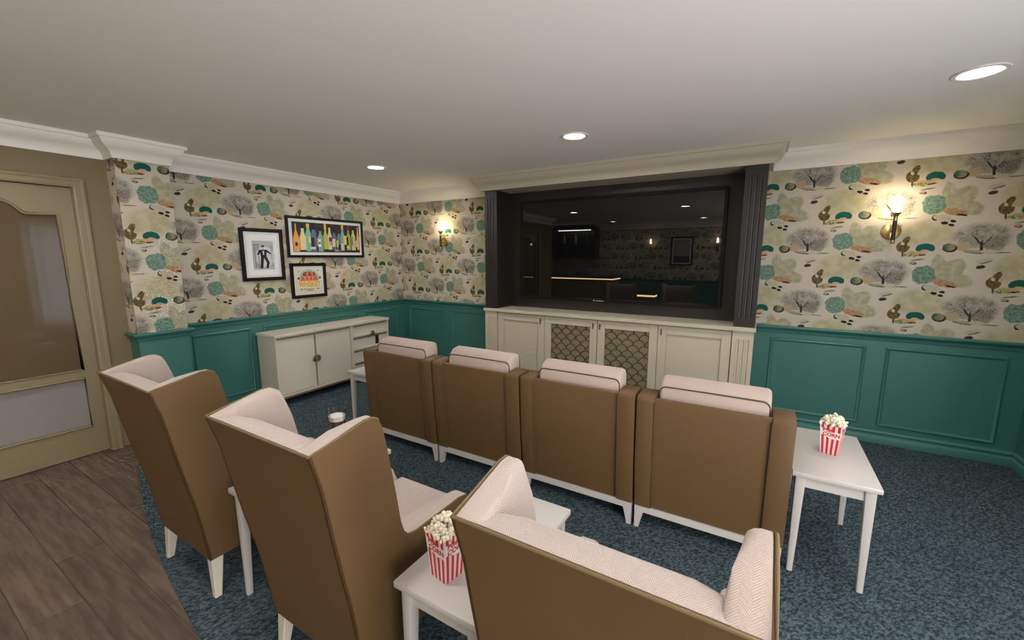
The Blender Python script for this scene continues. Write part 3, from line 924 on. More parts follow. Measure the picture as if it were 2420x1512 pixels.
tv = thing('television', 'large black flat screen television hung inside the charcoal surround', 'television', (-1.337, 4.145, 1.030))
tw_, th_ = 2.062, 1.072
bm = BM()
for x0, x1, z0, z1 in ((-tw_ / 2, -tw_ / 2 + 0.024, 0, th_), (tw_ / 2 - 0.030, tw_ / 2, 0, th_), (-tw_ / 2 + 0.024, tw_ / 2 - 0.030, 0, 0.026), (-tw_ / 2 + 0.024, tw_ / 2 - 0.030, th_ - 0.030, th_)):
    box(bm, x0, x1, 0.0, 0.055, z0, z1, 0.003, 1)
obj('bezel', bm, M['bezel'], tv)
bm = BM(); box(bm, -tw_ / 2 + 0.018, tw_ / 2 - 0.018, 0.006, 0.050, 0.022, th_ - 0.018)
obj('screen', bm, M['screen'], tv)
bm = BM()
x = -0.165
for w, h in ((0.020, 0.010), (0.0, 0.0), (0.014, 0.008), (0.012, 0.007), (0.014, 0.009), (0.012, 0.008), (0.014, 0.008)):
    if w: box(bm, x, x + w, -0.0015, 0.001, 0.007, 0.007 + h)
    x += (w or 0.004) + 0.0035
obj('logo', bm, M['silver'], tv)

# ------------------------------------------------------------------ sideboard against the left wall
sb = thing('sideboard', 'cream sideboard with two doors, drawers and brass knobs under the pictures', 'sideboard', (-4.165, 2.915, 0))
def SX(x): return x + 4.165
def SY(y): return y - 2.915
bm = BM()
box(bm, SX(-4.318), SX(-4.085), SY(2.20), SY(3.63), 0.105, 0.718)
box(bm, SX(-4.087), SX(-4.002), SY(2.20), SY(2.216), 0.105, 0.712); box(bm, SX(-4.087), SX(-4.002), SY(3.616), SY(3.63), 0.105, 0.712)
box(bm, SX(-4.087), SX(-4.002), SY(3.066), SY(3.10), 0.105, 0.712); box(bm, SX(-4.087), SX(-4.002), SY(2.216), SY(3.616), 0.105, 0.122)
obj('carcass', bm, M['side'], sb)
bm = BM(); box(bm, SX(-4.325), SX(-3.992), SY(2.19), SY(3.64), 0.712, 0.740, 0.003, 1)
obj('top', bm, M['side'], sb)
for y0, y1, n in ((2.219, 2.620, 0), (2.640, 3.063, 1)):
    d = empty('door', (SX(-4.030), SY(y0), 0.126)); d.parent = sb
    bm = BM(); box(bm, -0.050, 0.012, 0, y1 - y0, 0, 0.558, 0.002, 1)
    obj('door_panel', bm, M['side'], d)
    bm = BM()
    yc = (y1 - y0 - 0.002) if n == 0 else 0.000
    sgn = -1 if n == 0 else 1
    pts = [(0.012 + 0.0, yc)]
    n_ = 12
    ring = []
    # half-disc pull, the two halves meet where the doors meet
    for k in range(n_ + 1):
        a = -PI / 2 + PI * k / n_
        ring.append((yc + sgn * 0.036 * math.cos(a) * 1.0, 0.300 + 0.036 * math.sin(a)))
    prism(bm, ring, 'x', 0.012, 0.030)
    bmesh.ops.bevel(bm, geom=list(bm.edges), offset=0.004, segments=2, profile=0.5, affect='EDGES')
    obj('knob', bm, M['brass'], d)
for n, (z0, z1) in enumerate(((0.592, 0.684), (0.435, 0.537), (0.283, 0.382), (0.126, 0.230))):
    d = empty('drawer', (SX(-4.030), SY(3.103), z0)); d.parent = sb
    bm = BM(); box(bm, -0.050, 0.008, 0, 0.511, 0, z1 - z0, 0.002, 1)
    if n < 3: box(bm, -0.050, 0.024, 0, 0.511, -0.028, 0.002, 0.003, 1)
    obj('drawer_front', bm, M['side'], d)
    if n == 0:
        bm = BM(); lathe(bm, [(0.0, 0.0), (0.030, 0.0), (0.034, 0.006), (0.030, 0.014), (0.012, 0.020), (0.0, 0.022)], seg=20)
        bmesh.ops.rotate(bm, verts=bm.verts, matrix=Matrix.Rotation(PI / 2, 3, 'Y'))
        bmesh.ops.translate(bm, verts=bm.verts, vec=(0.024, 0.272, -0.012))
        obj('knob', bm, M['brass'], d, smooth=True)
    if n == 1:
        bm = BM(); box(bm, 0.0085, 0.012, 0.330, 0.378, -0.01, z1 - z0 + 0.004)
        obj('dark_slot', bm, M['black'], d)
bm = BM()
for y0, y1 in ((2.215, 2.245), (3.585, 3.615)):
    for x0, x1 in ((-4.31, -4.28), (-4.04, -4.01)):
        box(bm, SX(x0), SX(x1), SY(y0), SY(y1), 0.007, 0.085)
box(bm, SX(-4.31), SX(-4.01), SY(2.215), SY(2.245), 0.082, 0.104); box(bm, SX(-4.31), SX(-4.01), SY(3.585), SY(3.615), 0.082, 0.104)
box(bm, SX(-4.04), SX(-4.01), SY(2.215), SY(3.615), 0.082, 0.104)
obj('leg_frame', bm, M['tan'], sb)

# ------------------------------------------------------------------ side tables
def make_table(label, loc):
    t = thing('side_table', label, 'table', loc, 0, 'narrow white side tables')
    hx, hy, H = 0.162, 0.310, 0.520
    bm = BM(); box(bm, -hx, hx, -hy, hy, H - 0.024, H, 0.005, 2)
    obj('table_top', bm, M['lacquer'], t, smooth=True)
    bm = BM()
    ix, iy = hx - 0.026, hy - 0.026
    box(bm, -ix, ix, -iy, -iy + 0.016, H - 0.078, H - 0.024); box(bm, -ix, ix, iy - 0.016, iy, H - 0.078, H - 0.024)
    box(bm, -ix, -ix + 0.016, -iy + 0.016, iy - 0.016, H - 0.078, H - 0.024); box(bm, ix - 0.016, ix, -iy + 0.016, iy - 0.016, H - 0.078, H - 0.024)
    obj('apron', bm, M['lacquer'], t)
    for sx in (-1, 1):
        for sy in (-1, 1):
            bm = BM()
            cx, cy = sx * (hx - 0.036), sy * (hy - 0.036)
            ring = lambda c, r, z: [(c[0] + r * u, c[1] + r * v, z) for u, v in ((-1, -1), (1, -1), (1, 1), (-1, 1))]
            hexa(bm, ring((cx + sx * 0.006, cy + sy * 0.006), 0.0125, 0.007), ring((cx, cy), 0.021, H - 0.025))
            es = [e for e in bm.edges if abs((e.verts[0].co - e.verts[1].co).z) > 0.1]
            bmesh.ops.bevel(bm, geom=es, offset=0.007, segments=2, profile=0.5, affect='EDGES')
            obj('leg', bm, M['lacquer'], t, smooth=True)
    return t
TZ = 0.520
tab_r = make_table('white side table with popcorn at the right end of the front row', (0.350, 2.515, 0))
tab_l = dup(tab_r, (-2.862, 2.565, 0), label='white side table half hidden by the left end of the front row')
tab_ab = dup(tab_r, (-1.730, 1.095, 0), label='white side table with the beer glass between the two left wing chairs')
tab_bc = dup(tab_r, (-0.735, 1.095, 0), label='white side table with popcorn between the middle and right wing chairs')

# ------------------------------------------------------------------ front row of cinema seats
def make_seat(label, loc):
    s = thing('cinema_seat', label, 'armchair', loc, 0, 'front row of brown cinema seats')
    W2, AW, Y0 = 0.3485, 0.092, 2.60
    prof = [(2.172, 0.140), (2.150, 0.40), (2.125, 0.755), (2.130, 0.772), (2.142, 0.780), (2.262, 0.786), (2.278, 0.780), (2.33, 0.70), (2.40, 0.62), (2.48, 0.59), (2.92, 0.575), (2.98, 0.56), (3.00, 0.53), (3.00, 0.140)]
    for sg in (-1, 1):
        bm = BM()
        a0, a1 = sg * (W2 - AW), sg * W2
        prism(bm, [(y - Y0, z) for y, z in prof], 'x', min(a0, a1), max(a0, a1))
        es = [e for e in bm.edges if abs(e.verts[0].co.x - e.verts[1].co.x) < 1e-6]
        bmesh.ops.bevel(bm, geom=es, offset=0.008, segments=2, profile=0.5, affect='EDGES')
        p = obj('arm_panel', bm, M['leather'], s, smooth=True)
        bm = BM()
        xs = sg * (W2 - AW + 0.001)
        tube(bm, [(xs, y - Y0 - 0.0015, z) for y, z in ((2.173, 0.15), (2.1515, 0.40), (2.1265, 0.757))], 0.0030, 6)
        obj('seam', bm, M['darkpipe'], p, smooth=True)
    bm = BM()
    bp = [(2.184, 0.142), (2.162, 0.40), (2.136, 0.764), (2.140, 0.774), (2.149, 0.778), (2.160, 0.772), (2.185, 0.40), (2.215, 0.142)]
    prism(bm, [(y - Y0, z) for y, z in bp], 'x', -(W2 - AW), W2 - AW)
    obj('back_panel', bm, M['leather'], s, smooth=True)
    # back cushion with piped edges, standing above the panel
    cu = [(2.200, 0.50), (2.184, 0.80), (2.200, 0.835), (2.232, 0.862), (2.290, 0.872), (2.318, 0.862), (2.330, 0.835), (2.345, 0.50)]
    cx = W2 - AW - 0.006
    bm = BM()
    prism(bm, [(y - Y0, z) for y, z in cu], 'x', -cx, cx)
    es = [e for e in bm.edges if abs(e.verts[0].co.x - e.verts[1].co.x) < 1e-6]
    bmesh.ops.bevel(bm, geom=es, offset=0.022, segments=3, profile=0.5, affect='EDGES')
    c = obj('back_cushion', bm, M['plainpink'], s, smooth=True)
    for yb, zt, r in ((2.193, 0.830, 0.0034), (2.322, 0.857, 0.0034)):
        bm = BM()
        q = cx - 0.004
        pts = [(-q, yb + 0.008 - Y0, 0.56), (-q, yb - Y0, zt - 0.035)] + [(-q + 0.030 * (1 - math.cos(a)), yb - Y0, zt - 0.035 + 0.035 * math.sin(a)) for a in (0.4, 0.8, 1.2, PI / 2)]
        pts += [(0, yb - Y0, zt + 0.001)] + [(-p[0], p[1], p[2]) for p in pts[::-1]]
        tube(bm, pts, r, 6)
        obj('piping', bm, M['darkpipe'], c, smooth=True)
    bm = BM(); box(bm, -cx, cx, 2.33 - Y0, 3.02 - Y0, 0.30, 0.455, 0.025, 3)
    obj('seat_cushion', bm, M['plainpink'], s, smooth=True)
    bm = BM(); box(bm, -cx, cx, 2.20 - Y0, 2.99 - Y0, 0.142, 0.298)
    obj('seat_base', bm, M['leather'], s)
    # white plinth rails and bracket feet
    for yr in (2.176, 2.962):
        bm = BM(); box(bm, -W2 + 0.004, W2 - 0.004, yr - Y0, yr + 0.026 - Y0, 0.103, 0.140)
        obj('base_rail', bm, M['lacquer'], s)
    bm = BM(); box(bm, -W2 + 0.004, -W2 + 0.03, 2.202 - Y0, 2.962 - Y0, 0.103, 0.140); obj('base_rail', bm, M['lacquer'], s)
    bm = BM(); box(bm, W2 - 0.03, W2 - 0.004, 2.202 - Y0, 2.962 - Y0, 0.103, 0.140); obj('base_rail', bm, M['lacquer'], s)
    for sg in (-1, 1):
        for y0 in (2.177, 2.953):
            bm = BM()
            ft = [(W2 - 0.005, 0.103), (W2 - 0.052, 0.103), (W2 - 0.046, 0.085), (W2 - 0.040, 0.060), (W2 - 0.034, 0.035), (W2 - 0.028, 0.0065), (W2 - 0.005, 0.0065)]
            prism(bm, [(sg * x, z) for x, z in ft], 'y', y0 - Y0, y0 + 0.034 - Y0)
            obj('foot', bm, M['lacquer'], s)
    return s
seat0 = make_seat('brown and blush cinema seat at the left end of the front row', (-2.295, 2.60, 0))
dup(seat0, (-1.585, 2.60, 0), label='second brown cinema seat from the left of the front row')
dup(seat0, (-0.875, 2.60, 0), label='third brown cinema seat from the left, in front of the right grille door')
dup(seat0, (-0.168, 2.60, 0), label='brown cinema seat at the right end, beside the popcorn table')

# ------------------------------------------------------------------ wing chairs
def make_wing(label, loc):
    c = thing('wing_chair', label, 'armchair', loc, 0, 'brown wing chairs in the second row')
    Y0 = 1.0
    back = [(0.722, 0.185), (0.703, 0.34), (0.684, 0.471), (0.657, 0.607), (0.630, 0.759), (0.610, 0.883), (0.580, 0.994)]
    front = [(0.680, 1.014), (0.755, 1.031), (0.785, 1.031), (0.806, 1.019), (0.820, 0.990), (0.836, 0.92), (0.849, 0.853), (0.869, 0.749), (0.889, 0.632), (0.904, 0.588), (0.926, 0.563), (0.965, 0.553), (1.205, 0.549), (1.250, 0.539), (1.275, 0.510), (1.285, 0.46), (1.285, 0.185)]
    prof = back + front
    HW = lambda z: 0.245 + 0.028 * (z - 0.2) / 0.8
    def yb(z):
        for (y0, z0), (y1, z1) in zip(back, back[1:]):
            if z <= z1: return y0 + (y1 - y0) * (z - z0) / (z1 - z0)
        return back[-1][0]
    SH, TL = 0.008, 0.066
    def tl(y, z): return TL if z < 0.60 or y < 0.60 else TL - 0.030 * min(1.0, (y - 0.60) / 0.20)
    zs = [0.185, 0.26, 0.34, 0.40, 0.471, 0.54, 0.607, 0.68, 0.759, 0.82, 0.883, 0.94, 0.994]
    # outer back
    bm = BM()
    rows_ = []
    for z in zs:
        rows_.append([[bm.verts.new((x, yb(z) + d - Y0, z)) for x in (-HW(z), 0.0, HW(z))] for d in (0.0, SH)])
    for a, b_ in zip(rows_, rows_[1:]):
        for i in range(2):
            bm.faces.new((a[0][i], a[0][i + 1], b_[0][i + 1], b_[0][i])); bm.faces.new((a[1][i + 1], a[1][i], b_[1][i], b_[1][i + 1]))
        bm.faces.new((a[0][0], b_[0][0], b_[1][0], a[1][0])); bm.faces.new((a[0][2], a[1][2], b_[1][2], b_[0][2]))
    for r_ in (rows_[0], rows_[-1]):
        for i in range(2): bm.faces.new((r_[0][i], r_[0][i + 1], r_[1][i + 1], r_[1][i]))
    obj('outer_back', bm, M['leather'], c, smooth=True)
    # back cushion
    bm = BM()
    rows_ = []
    for z in [0.40, 0.54, 0.607, 0.68, 0.759, 0.82, 0.883, 0.94, 0.975, 0.990]:
        th = 0.104
        if z > 0.93: th -= {0.94: 0.006, 0.975: 0.018, 0.990: 0.040}[z]
        w = HW(z) - SH
        rows_.append([[bm.verts.new((x, yb(z) + SH + d * th - Y0 - (0.030 if (abs(x) > w * 0.7 and d) else 0), z + (0.004 if d == 0 and z > 0.98 else 0))) for x in (-w, -w * 0.6, 0.0, w * 0.6, w)] for d in (0, 1)])
    for a, b_ in zip(rows_, rows_[1:]):
        for i in range(4):
            bm.faces.new((a[0][i], a[0][i + 1], b_[0][i + 1], b_[0][i])); bm.faces.new((a[1][i + 1], a[1][i], b_[1][i], b_[1][i + 1]))
        bm.faces.new((a[0][0], b_[0][0], b_[1][0], a[1][0])); bm.faces.new((a[0][4], a[1][4], b_[1][4], b_[0][4]))
    for r_ in (rows_[0], rows_[-1]):
        for i in range(4): bm.faces.new((r_[0][i], r_[0][i + 1], r_[1][i + 1], r_[1][i]))
    obj('back_cushion', bm, M['pink'], c, smooth=True)
    # sides: leather outside, upholstered lining inside
    for sg in (-1, 1):
        bm = BM()
        A_ = [bm.verts.new((sg * HW(z), y - Y0, z)) for y, z in prof]; B_ = [bm.verts.new((sg * (HW(z) - SH), y - Y0, z)) for y, z in prof]
        bm.faces.new(A_); bm.faces.new(B_[::-1])
        for i in range(len(prof)):
            j = (i + 1) % len(prof); bm.faces.new((A_[i], A_[j], B_[j], B_[i]))
        obj('side_panel', bm, M['leather'], c, smooth=True)
        bm = BM()
        lp = [(y + SH, z) for y, z in back[1:]] + [(y, z + 0.003) for y, z in front[:-1]] + [(1.290, 0.34)]
        A_ = [bm.verts.new((sg * (HW(z) - SH), y - Y0, z)) for y, z in lp]; B_ = [bm.verts.new((sg * (HW(z) - SH - tl(y, z)), y - Y0, z)) for y, z in lp]
        bm.faces.new(A_); fb = bm.faces.new(B_[::-1])
        for i in range(len(lp)):
            j = (i + 1) % len(lp); bm.faces.new((A_[i], A_[j], B_[j], B_[i]))
        bmesh.ops.bevel(bm, geom=list(fb.edges), offset=0.020, segments=3, profile=0.5, affect='EDGES')
        obj('wing_lining', bm, M['pink'], c, smooth=True)
    # piping along the top outside edge
    bm = BM()
    side = [(y, z) for y, z in [back[-1]] + front[:4]]
    pts = [(-HW(z) + 0.002, y - Y0, z + 0.001) for y, z in side[::-1]] + [(0, back[-1][0] - Y0, back[-1][1] + 0.001)] + [(HW(z) - 0.002, y - Y0, z + 0.001) for y, z in side]
    tube(bm, pts, 0.0036, 8)
    obj('piping', bm, M['piping'], c, smooth=True)
    # seat
    iw = 0.245 - SH - 0.010
    bm = BM(); box(bm, -iw, iw, 0.74 - Y0, 1.278 - Y0, 0.190, 0.335)
    obj('seat_frame', bm, M['leather'], c)
    bm = BM(); box(bm, -0.178, 0.178, 0.80 - Y0, 1.312 - Y0, 0.336, 0.470, 0.016, 3)
    obj('seat_cushion', bm, M['pink'], c, smooth=True)
    for sx in (-1, 1):
        for (yt, ybm) in ((0.752, 0.735), (1.245, 1.252)):
            bm = BM()
            q = lambda cx_, cy_, r, z: [(cx_ + r * u, cy_ + r * v, z) for u, v in ((-1, -1), (1, -1), (1, 1), (-1, 1))]
            hexa(bm, q(sx * 0.240, ybm - Y0, 0.0145, 0.007), q(sx * 0.218, yt - Y0, 0.0245, 0.189))
            es = [e for e in bm.edges if abs((e.verts[0].co - e.verts[1].co).z) > 0.1]
            bmesh.ops.bevel(bm, geom=es, offset=0.004, segments=1, profile=0.5, affect='EDGES')
            obj('leg', bm, M['cream'], c)
    return c
chair0 = make_wing('brown wing chair with blush lining standing nearest the glazed door', (-2.212, 1.0, 0))
dup(chair0, (-1.2225, 1.0, 0), label='middle brown wing chair, between the beer glass and the near popcorn')
dup(chair0, (-0.217, 1.0, 0), label='nearest wing chair, seen from behind at the bottom of the picture')

# ------------------------------------------------------------------ popcorn boxes
_b = BM(); bmesh.ops.create_icosphere(_b, subdivisions=2, radius=1.0); _b.verts.index_update()
ICO_V = [v.co.copy() for v in _b.verts]; ICO_F = [tuple(v.index for v in f.verts) for f in _b.faces]; _b.free()
def make_popcorn(label, loc, rz, heap_label):
    b0, b1, h = 0.035, 0.046, 0.158
    r = thing('popcorn_box', label, 'popcorn box', loc, rz, 'red striped popcorn boxes')
    bm = BM(); uv = bm.loops.layers.uv.new('UVMap')
    cs = ((-1, -1), (1, -1), (1, 1), (-1, 1))
    for k in range(4):
        (ax, ay), (bx_, by_) = cs[k], cs[(k + 1) % 4]
        n = 8
        low, top, low2, top2 = [], [], [], []
        for i in range(n + 1):
            t = i / n
            px, py = ax + (bx_ - ax) * t, ay + (by_ - ay) * t
            zt = h - 0.008 * math.sin(PI * t) + (0.003 if i % 2 else 0.0)
            low.append(bm.verts.new((px * b0, py * b0, 0.0))); top.append(bm.verts.new((px * b1, py * b1, zt)))
            top2.append(bm.verts.new((px * (b1 - 0.0015), py * (b1 - 0.0015), zt))); low2.append(bm.verts.new((px * (b0 - 0.0015), py * (b0 - 0.0015), 0.002)))
        for i in range(n):
            for q in ((low[i], low[i + 1], top[i + 1], top[i]), (low2[i + 1], low2[i], top2[i], top2[i + 1]), (top[i], top[i + 1], top2[i + 1], top2[i])):
                f = bm.faces.new(q)
                for l in f.loops:
                    v = l.vert
                    if v in low or v in top: idx = (low.index(v) if v in low else top.index(v))
                    else: idx = (low2.index(v) if v in low2 else top2.index(v))
                    l[uv].uv = (idx / n, v.co.z / h)
    bm.faces.new([bm.verts.new((u * b0, v * b0, 0.001)) for u, v in cs])
    obj('carton', bm, M['stripe'], r)
    # lettering on each side
    for txt, zz, sz, dx in (('POP', 0.125, 0.024, -0.010), ('CORN', 0.104, 0.024, 0.004)):
        me = text_mesh(txt, sz, bold=0.0008)
        me.materials.append(M['red'])
        for k in range(4):
            o = bpy.data.objects.new('lettering', me if k == 0 else me); C.objects.link(o); o.parent = r
            d = b0 + (b1 - b0) * zz / h + 0.0006
            a = k * PI / 2
            o.rotation_euler = (PI / 2 + 0.0695, 0, a)
            p = Vector((dx, -d, zz)); p.rotate(Matrix.Rotation(a, 3, 'Z'))
            o.location = p
    # the heap
    rnd = random.Random(int(abs(loc[0]) * 1000) + 5)
    hv, hf = [], []
    spots = []
    q = b1 - 0.007
    for i in range(7):
        for j in range(7):
            spots.append((-q + 2 * q * i / 6 + rnd.uniform(-0.004, 0.004), -q + 2 * q * j / 6 + rnd.uniform(-0.004, 0.004), 0.0))
    for i in range(75):
        rr = rnd.uniform(0, 1) ** 0.5; a = rnd.uniform(0, 2 * PI)
        spots.append((rr * math.cos(a) * q * 0.92, rr * math.sin(a) * q * 0.92, rnd.uniform(0.25, 1.0)))
    for x, y, u in spots:
        rr = min(1.0, math.hypot(x, y) / b1)
        z = h - 0.004 + u * (0.034 * (1 - rr * rr) + 0.008)
        c = Vector((x, y, z))
        for b_ in range(rnd.choice((3, 4, 4, 5))):
            off = Vector((rnd.uniform(-1, 1), rnd.uniform(-1, 1), rnd.uniform(-0.7, 1))) * 0.0072
            s = rnd.uniform(0.0038, 0.0078)
            n0 = len(hv)
            hv += [tuple(c + off + v * s) for v in ICO_V]; hf += [tuple(n0 + i for i in f) for f in ICO_F]
    me = bpy.data.meshes.new('popcorn'); me.from_pydata(hv, [], hf)
    for p in me.polygons: p.use_smooth = True
    o = link('popcorn', me, M['popcorn'])
    o.location = loc; o.rotation_euler = (0, 0, rz)
    tag(o, heap_label, 'popcorn', 'heaps of popcorn', 'stuff')
    return r
make_popcorn('red and white striped popcorn box on the right side table', (0.362, 2.527, TZ), -0.32, 'heap of popcorn filling the box on the right side table')
make_popcorn('red and white striped popcorn box half hidden behind the nearest wing chair', (-0.775, 0.895, TZ), -0.17, 'heap of popcorn in the box behind the nearest wing chair')

# ------------------------------------------------------------------ glass of beer
gl = thing('beer_glass', 'pint glass of dark beer with white foam on a side table', 'glass', (-1.862, 1.312, TZ))
bm = BM(); lathe(bm, [(0.0, 0.0), (0.029, 0.0), (0.031, 0.004), (0.036, 0.07), (0.042, 0.12), (0.048, 0.188), (0.0490, 0.191), (0.0465, 0.190), (0.0395, 0.12), (0.0335, 0.07), (0.028, 0.012), (0.0, 0.010)], seg=32)
obj('glass_body', bm, M['pint'], gl, smooth=True)
bm = BM(); lathe(bm, [(0.0, 0.0108), (0.0275, 0.0128), (0.0330, 0.07), (0.0388, 0.12), (0.0400, 0.130), (0.0, 0.130)], seg=32)
obj('beer', bm, M['beer'], gl, smooth=True)
bm = BM(); lathe(bm, [(0.0, 0.1305), (0.0400, 0.1305), (0.0424, 0.152), (0.040, 0.155), (0.0, 0.157)], seg=32)
obj('foam', bm, M['foam'], gl, smooth=True)

# ------------------------------------------------------------------ pictures on the left wall
PC = {}
def pcol(rgb):
    k = tuple(rgb)
    if k not in PC: PC[k] = mat('print_ink', k, 0.6, spec=0.3)
    return PC[k]
class Print:
    def __init__(self): self.bm = BM(); self.mats = []; self.k = 0
    def add(self, pts, rgb):
        m = pcol(rgb)
        if m not in self.mats: self.mats.append(m)
        self.k += 1
        x = 0.0003 * self.k
        f = self.bm.faces.new([self.bm.verts.new((x, p[0], p[1])) for p in pts])
        f.material_index = self.mats.index(m)
        f.normal_update()
        if f.normal.x < 0: f.normal_flip()
    def text(self, body, size, c, rgb, sx=1.0, bold=0.0):
        me = text_mesh(body, size, bold=bold)
        m = pcol(rgb)
        if m not in self.mats: self.mats.append(m)
        self.k += 1
        x = 0.0003 * self.k
        vs = [self.bm.verts.new((x, c[0] + v.co.x * sx, c[1] + v.co.y)) for v in me.vertices]
        for p in me.polygons:
            try:
                f = self.bm.faces.new([vs[i] for i in p.vertices]); f.material_index = self.mats.index(m)
            except ValueError: pass
        bpy.data.meshes.remove(me)
    def build(self, parent, x0):
        me = bpy.data.meshes.new('print'); self.bm.to_mesh(me); self.bm.free()
        for m in self.mats: me.materials.append(m)
        o = link('print', me, None, parent); o.location = (x0, 0, 0)
        return o
def R(y0, y1, z0, z1): return [(y0, z0), (y1, z0), (y1, z1), (y0, z1)]
def make_frame(label, y0, y1, z0, z1, bar, group=None, rot=0.0, at=None):
    yc, zc = (y0 + y1) / 2, (z0 + z1) / 2
    p = thing('framed_picture', label, 'picture', at or (XL + 0.001, yc, zc), rot)
    a, b = (y1 - y0) / 2, (z1 - z0) / 2
    bm = BM(); rect_frame(bm, 'x', 0.0, -a, a, -b, b, bar, [(0.0, 0.0), (0.0, 0.022), (0.004, 0.026), (bar * 0.7, 0.026), (bar, 0.018), (bar, 0.004)])
    obj('frame', bm, M['frame'], p)
    bm = BM(); box(bm, 0.002, 0.010, -a + bar * 0.6, a - bar * 0.6, -b + bar * 0.6, b - bar * 0.6)
    obj('mat_board', bm, M['matboard'], p)
    return p, a - bar, b - bar
# 1: monochrome figure print
p1, a, b = make_frame('black framed monochrome print of a dark figure with wide white mount', 2.134, 2.554, 1.255, 1.773, 0.034)
pr = Print()
pr.add(R(-a + 0.020, a - 0.020, -b + 0.020, b - 0.020), (0.62, 0.62, 0.63))
pr.add(R(-a + 0.024, a - 0.024, -b + 0.024, b - 0.024), (0.74, 0.74, 0.74))
x0, x1, z0, z1 = -0.100, 0.108, -0.148, 0.138
pr.add(R(x0, x1, z0, z1), (0.42, 0.42, 0.43))
pr.add(arc(0.02, -0.02, 0.10, 0, 2 * PI, 28)[:-1], (0.62, 0.62, 0.63))
for k in range(4):
    pr.add(R(x0 + 0.004 + k * 0.016, x0 + 0.007 + k * 0.016 + (0.003 if k % 2 else 0), z0 + 0.02, z1 - 0.035), (0.06, 0.06, 0.06))
pr.add(R(x0, x0 + 0.06, z1 - 0.038, z1 - 0.034), (0.06, 0.06, 0.06)); pr.add(R(x0, x0 + 0.06, 0.05, 0.053), (0.15, 0.15, 0.15))
for k in range(3):
    pr.add(R(x1 - 0.045 + k * 0.017, x1 - 0.043 + k * 0.017 + (0.003 if k == 1 else 0), z0 + 0.03, z1 - 0.04), (0.12, 0.12, 0.12))
for zz in (0.05, 0.0, -0.03): pr.add(R(x1 - 0.048, x1 - 0.002, zz, zz + 0.002), (0.15, 0.15, 0.15))
K = (0.01, 0.01, 0.01)
# a generic standing figure
pr.add([(0.0 + 0.013 * math.cos(t), 0.074 + 0.017 * math.sin(t)) for t in [2 * PI * i / 14 for i in range(14)]], (0.45, 0.45, 0.45))
pr.add([(-0.014, 0.080), (0.014, 0.080), (0.013, 0.094), (-0.012, 0.095)], K)
pr.add([(-0.034, 0.050), (0.034, 0.052), (0.030, -0.020), (-0.024, -0.022)], K)
pr.add([(-0.036, 0.052), (-0.018, 0.046), (-0.046, -0.004), (-0.062, 0.004)], K)
pr.add([(0.034, 0.052), (0.022, 0.034), (0.070, 0.006), (0.078, 0.014)], K)
pr.add([(-0.024, -0.018), (0.006, -0.018), (-0.014, -0.135), (-0.038, -0.135)], K)
pr.add([(0.000, -0.018), (0.030, -0.018), (0.056, -0.080), (0.040, -0.135), (0.018, -0.132), (0.030, -0.082)], K)
pr.add([(-0.008, 0.040), (0.010, 0.040), (0.008, 0.000), (-0.004, 0.000)], (0.5, 0.5, 0.49))
pr.build(p1, 0.0105)

# 2: row of bottles
p2, a, b = make_frame('wide black framed print of a row of colourful bottles', 2.602, 3.584, 1.487, 1.926, 0.026)
pr = Print()
iy0, iy1, iz0, iz1 = -a + 0.038, a - 0.026, -b + 0.032, b - 0.032
pr.add(R(iy0, iy1, iz0, iz1), (0.022, 0.024, 0.026))
def bx(x): return iy0 + (x - 145) / (2225 - 145) * (iy1 - iy0)
def bz(x, y):
    t = 130 + (x - 150) / 2050 * 155; bo = 1115 + (x - 150) / 2050 * 25
    return max(iz0, min(iz1, iz1 - (y - t) / (bo - t) * (iz1 - iz0)))
BT = [(245, 175, 200, 640, 1100, 40, (0.70, 0.30, 0.07), None, 0), (430, 185, 225, 600, 1050, 85, (0.70, 0.52, 0.30), (0.01, 0.01, 0.01), 350),
      (585, 150, 200, 470, 1090, 80, (0.16, 0.45, 0.30), (0.80, 0.36, 0.02), 300), (745, 150, 200, 460, 1100, 85, (0.10, 0.125, 0.25), (0.01, 0.01, 0.012), 390),
      (940, 160, 335, 600, 1100, 60, (0.20, 0.33, 0.26), (0.01, 0.01, 0.01), 440), (1095, 135, 205, 560, 1030, 60, (0.42, 0.42, 0.10), (0.80, 0.38, 0.03), 380),
      (1225, 130, 210, 560, 1040, 62, (0.60, 0.56, 0.26), (0.015, 0.012, 0.01), 330), (1365, 130, 370, 580, 1050, 62, (0.085, 0.12, 0.30), (0.012, 0.012, 0.02), 490),
      (1515, 130, 395, 620, 1095, 66, (0.13, 0.20, 0.18), (0.10, 0.012, 0.012), 530), (1635, 120, 250, 520, 1080, 66, (0.14, 0.36, 0.44), (0.80, 0.42, 0.04), 395),
      (1830, 150, 275, 600, 1060, 60, (0.30, 0.34, 0.06), (0.25, 0.01, 0.012), 430), (1995, 150, 305, 590, 1065, 62, (0.52, 0.48, 0.15), (0.012, 0.012, 0.014), 420),
      (2155, 95, 325, 640, 1050, 36, (0.72, 0.36, 0.12), None, 0)]
for x, w, yt, ys, yo, nw, colr, cap, yc_ in BT:
    ym = yc_ if cap else yt
    half = [(nw / 2, ym), (nw / 2, ym + (ys - ym) * 0.45), (w * 0.36, ys - (ys - ym) * 0.15), (w / 2, ys + 40), (w / 2 - 4, yo)]
    pts = [(bx(max(150, x - d)), bz(x, y)) for d, y in half] + [(bx(min(2218, x + d)), bz(x, y)) for d, y in half[::-1]]
    pr.add(pts, colr)
    if cap: pr.add([(bx(x - nw / 2 - 4), bz(x, yc_)), (bx(x + nw / 2 + 4), bz(x, yc_)), (bx(x + nw / 2), bz(x, yt)), (bx(x - nw / 2), bz(x, yt))], cap)
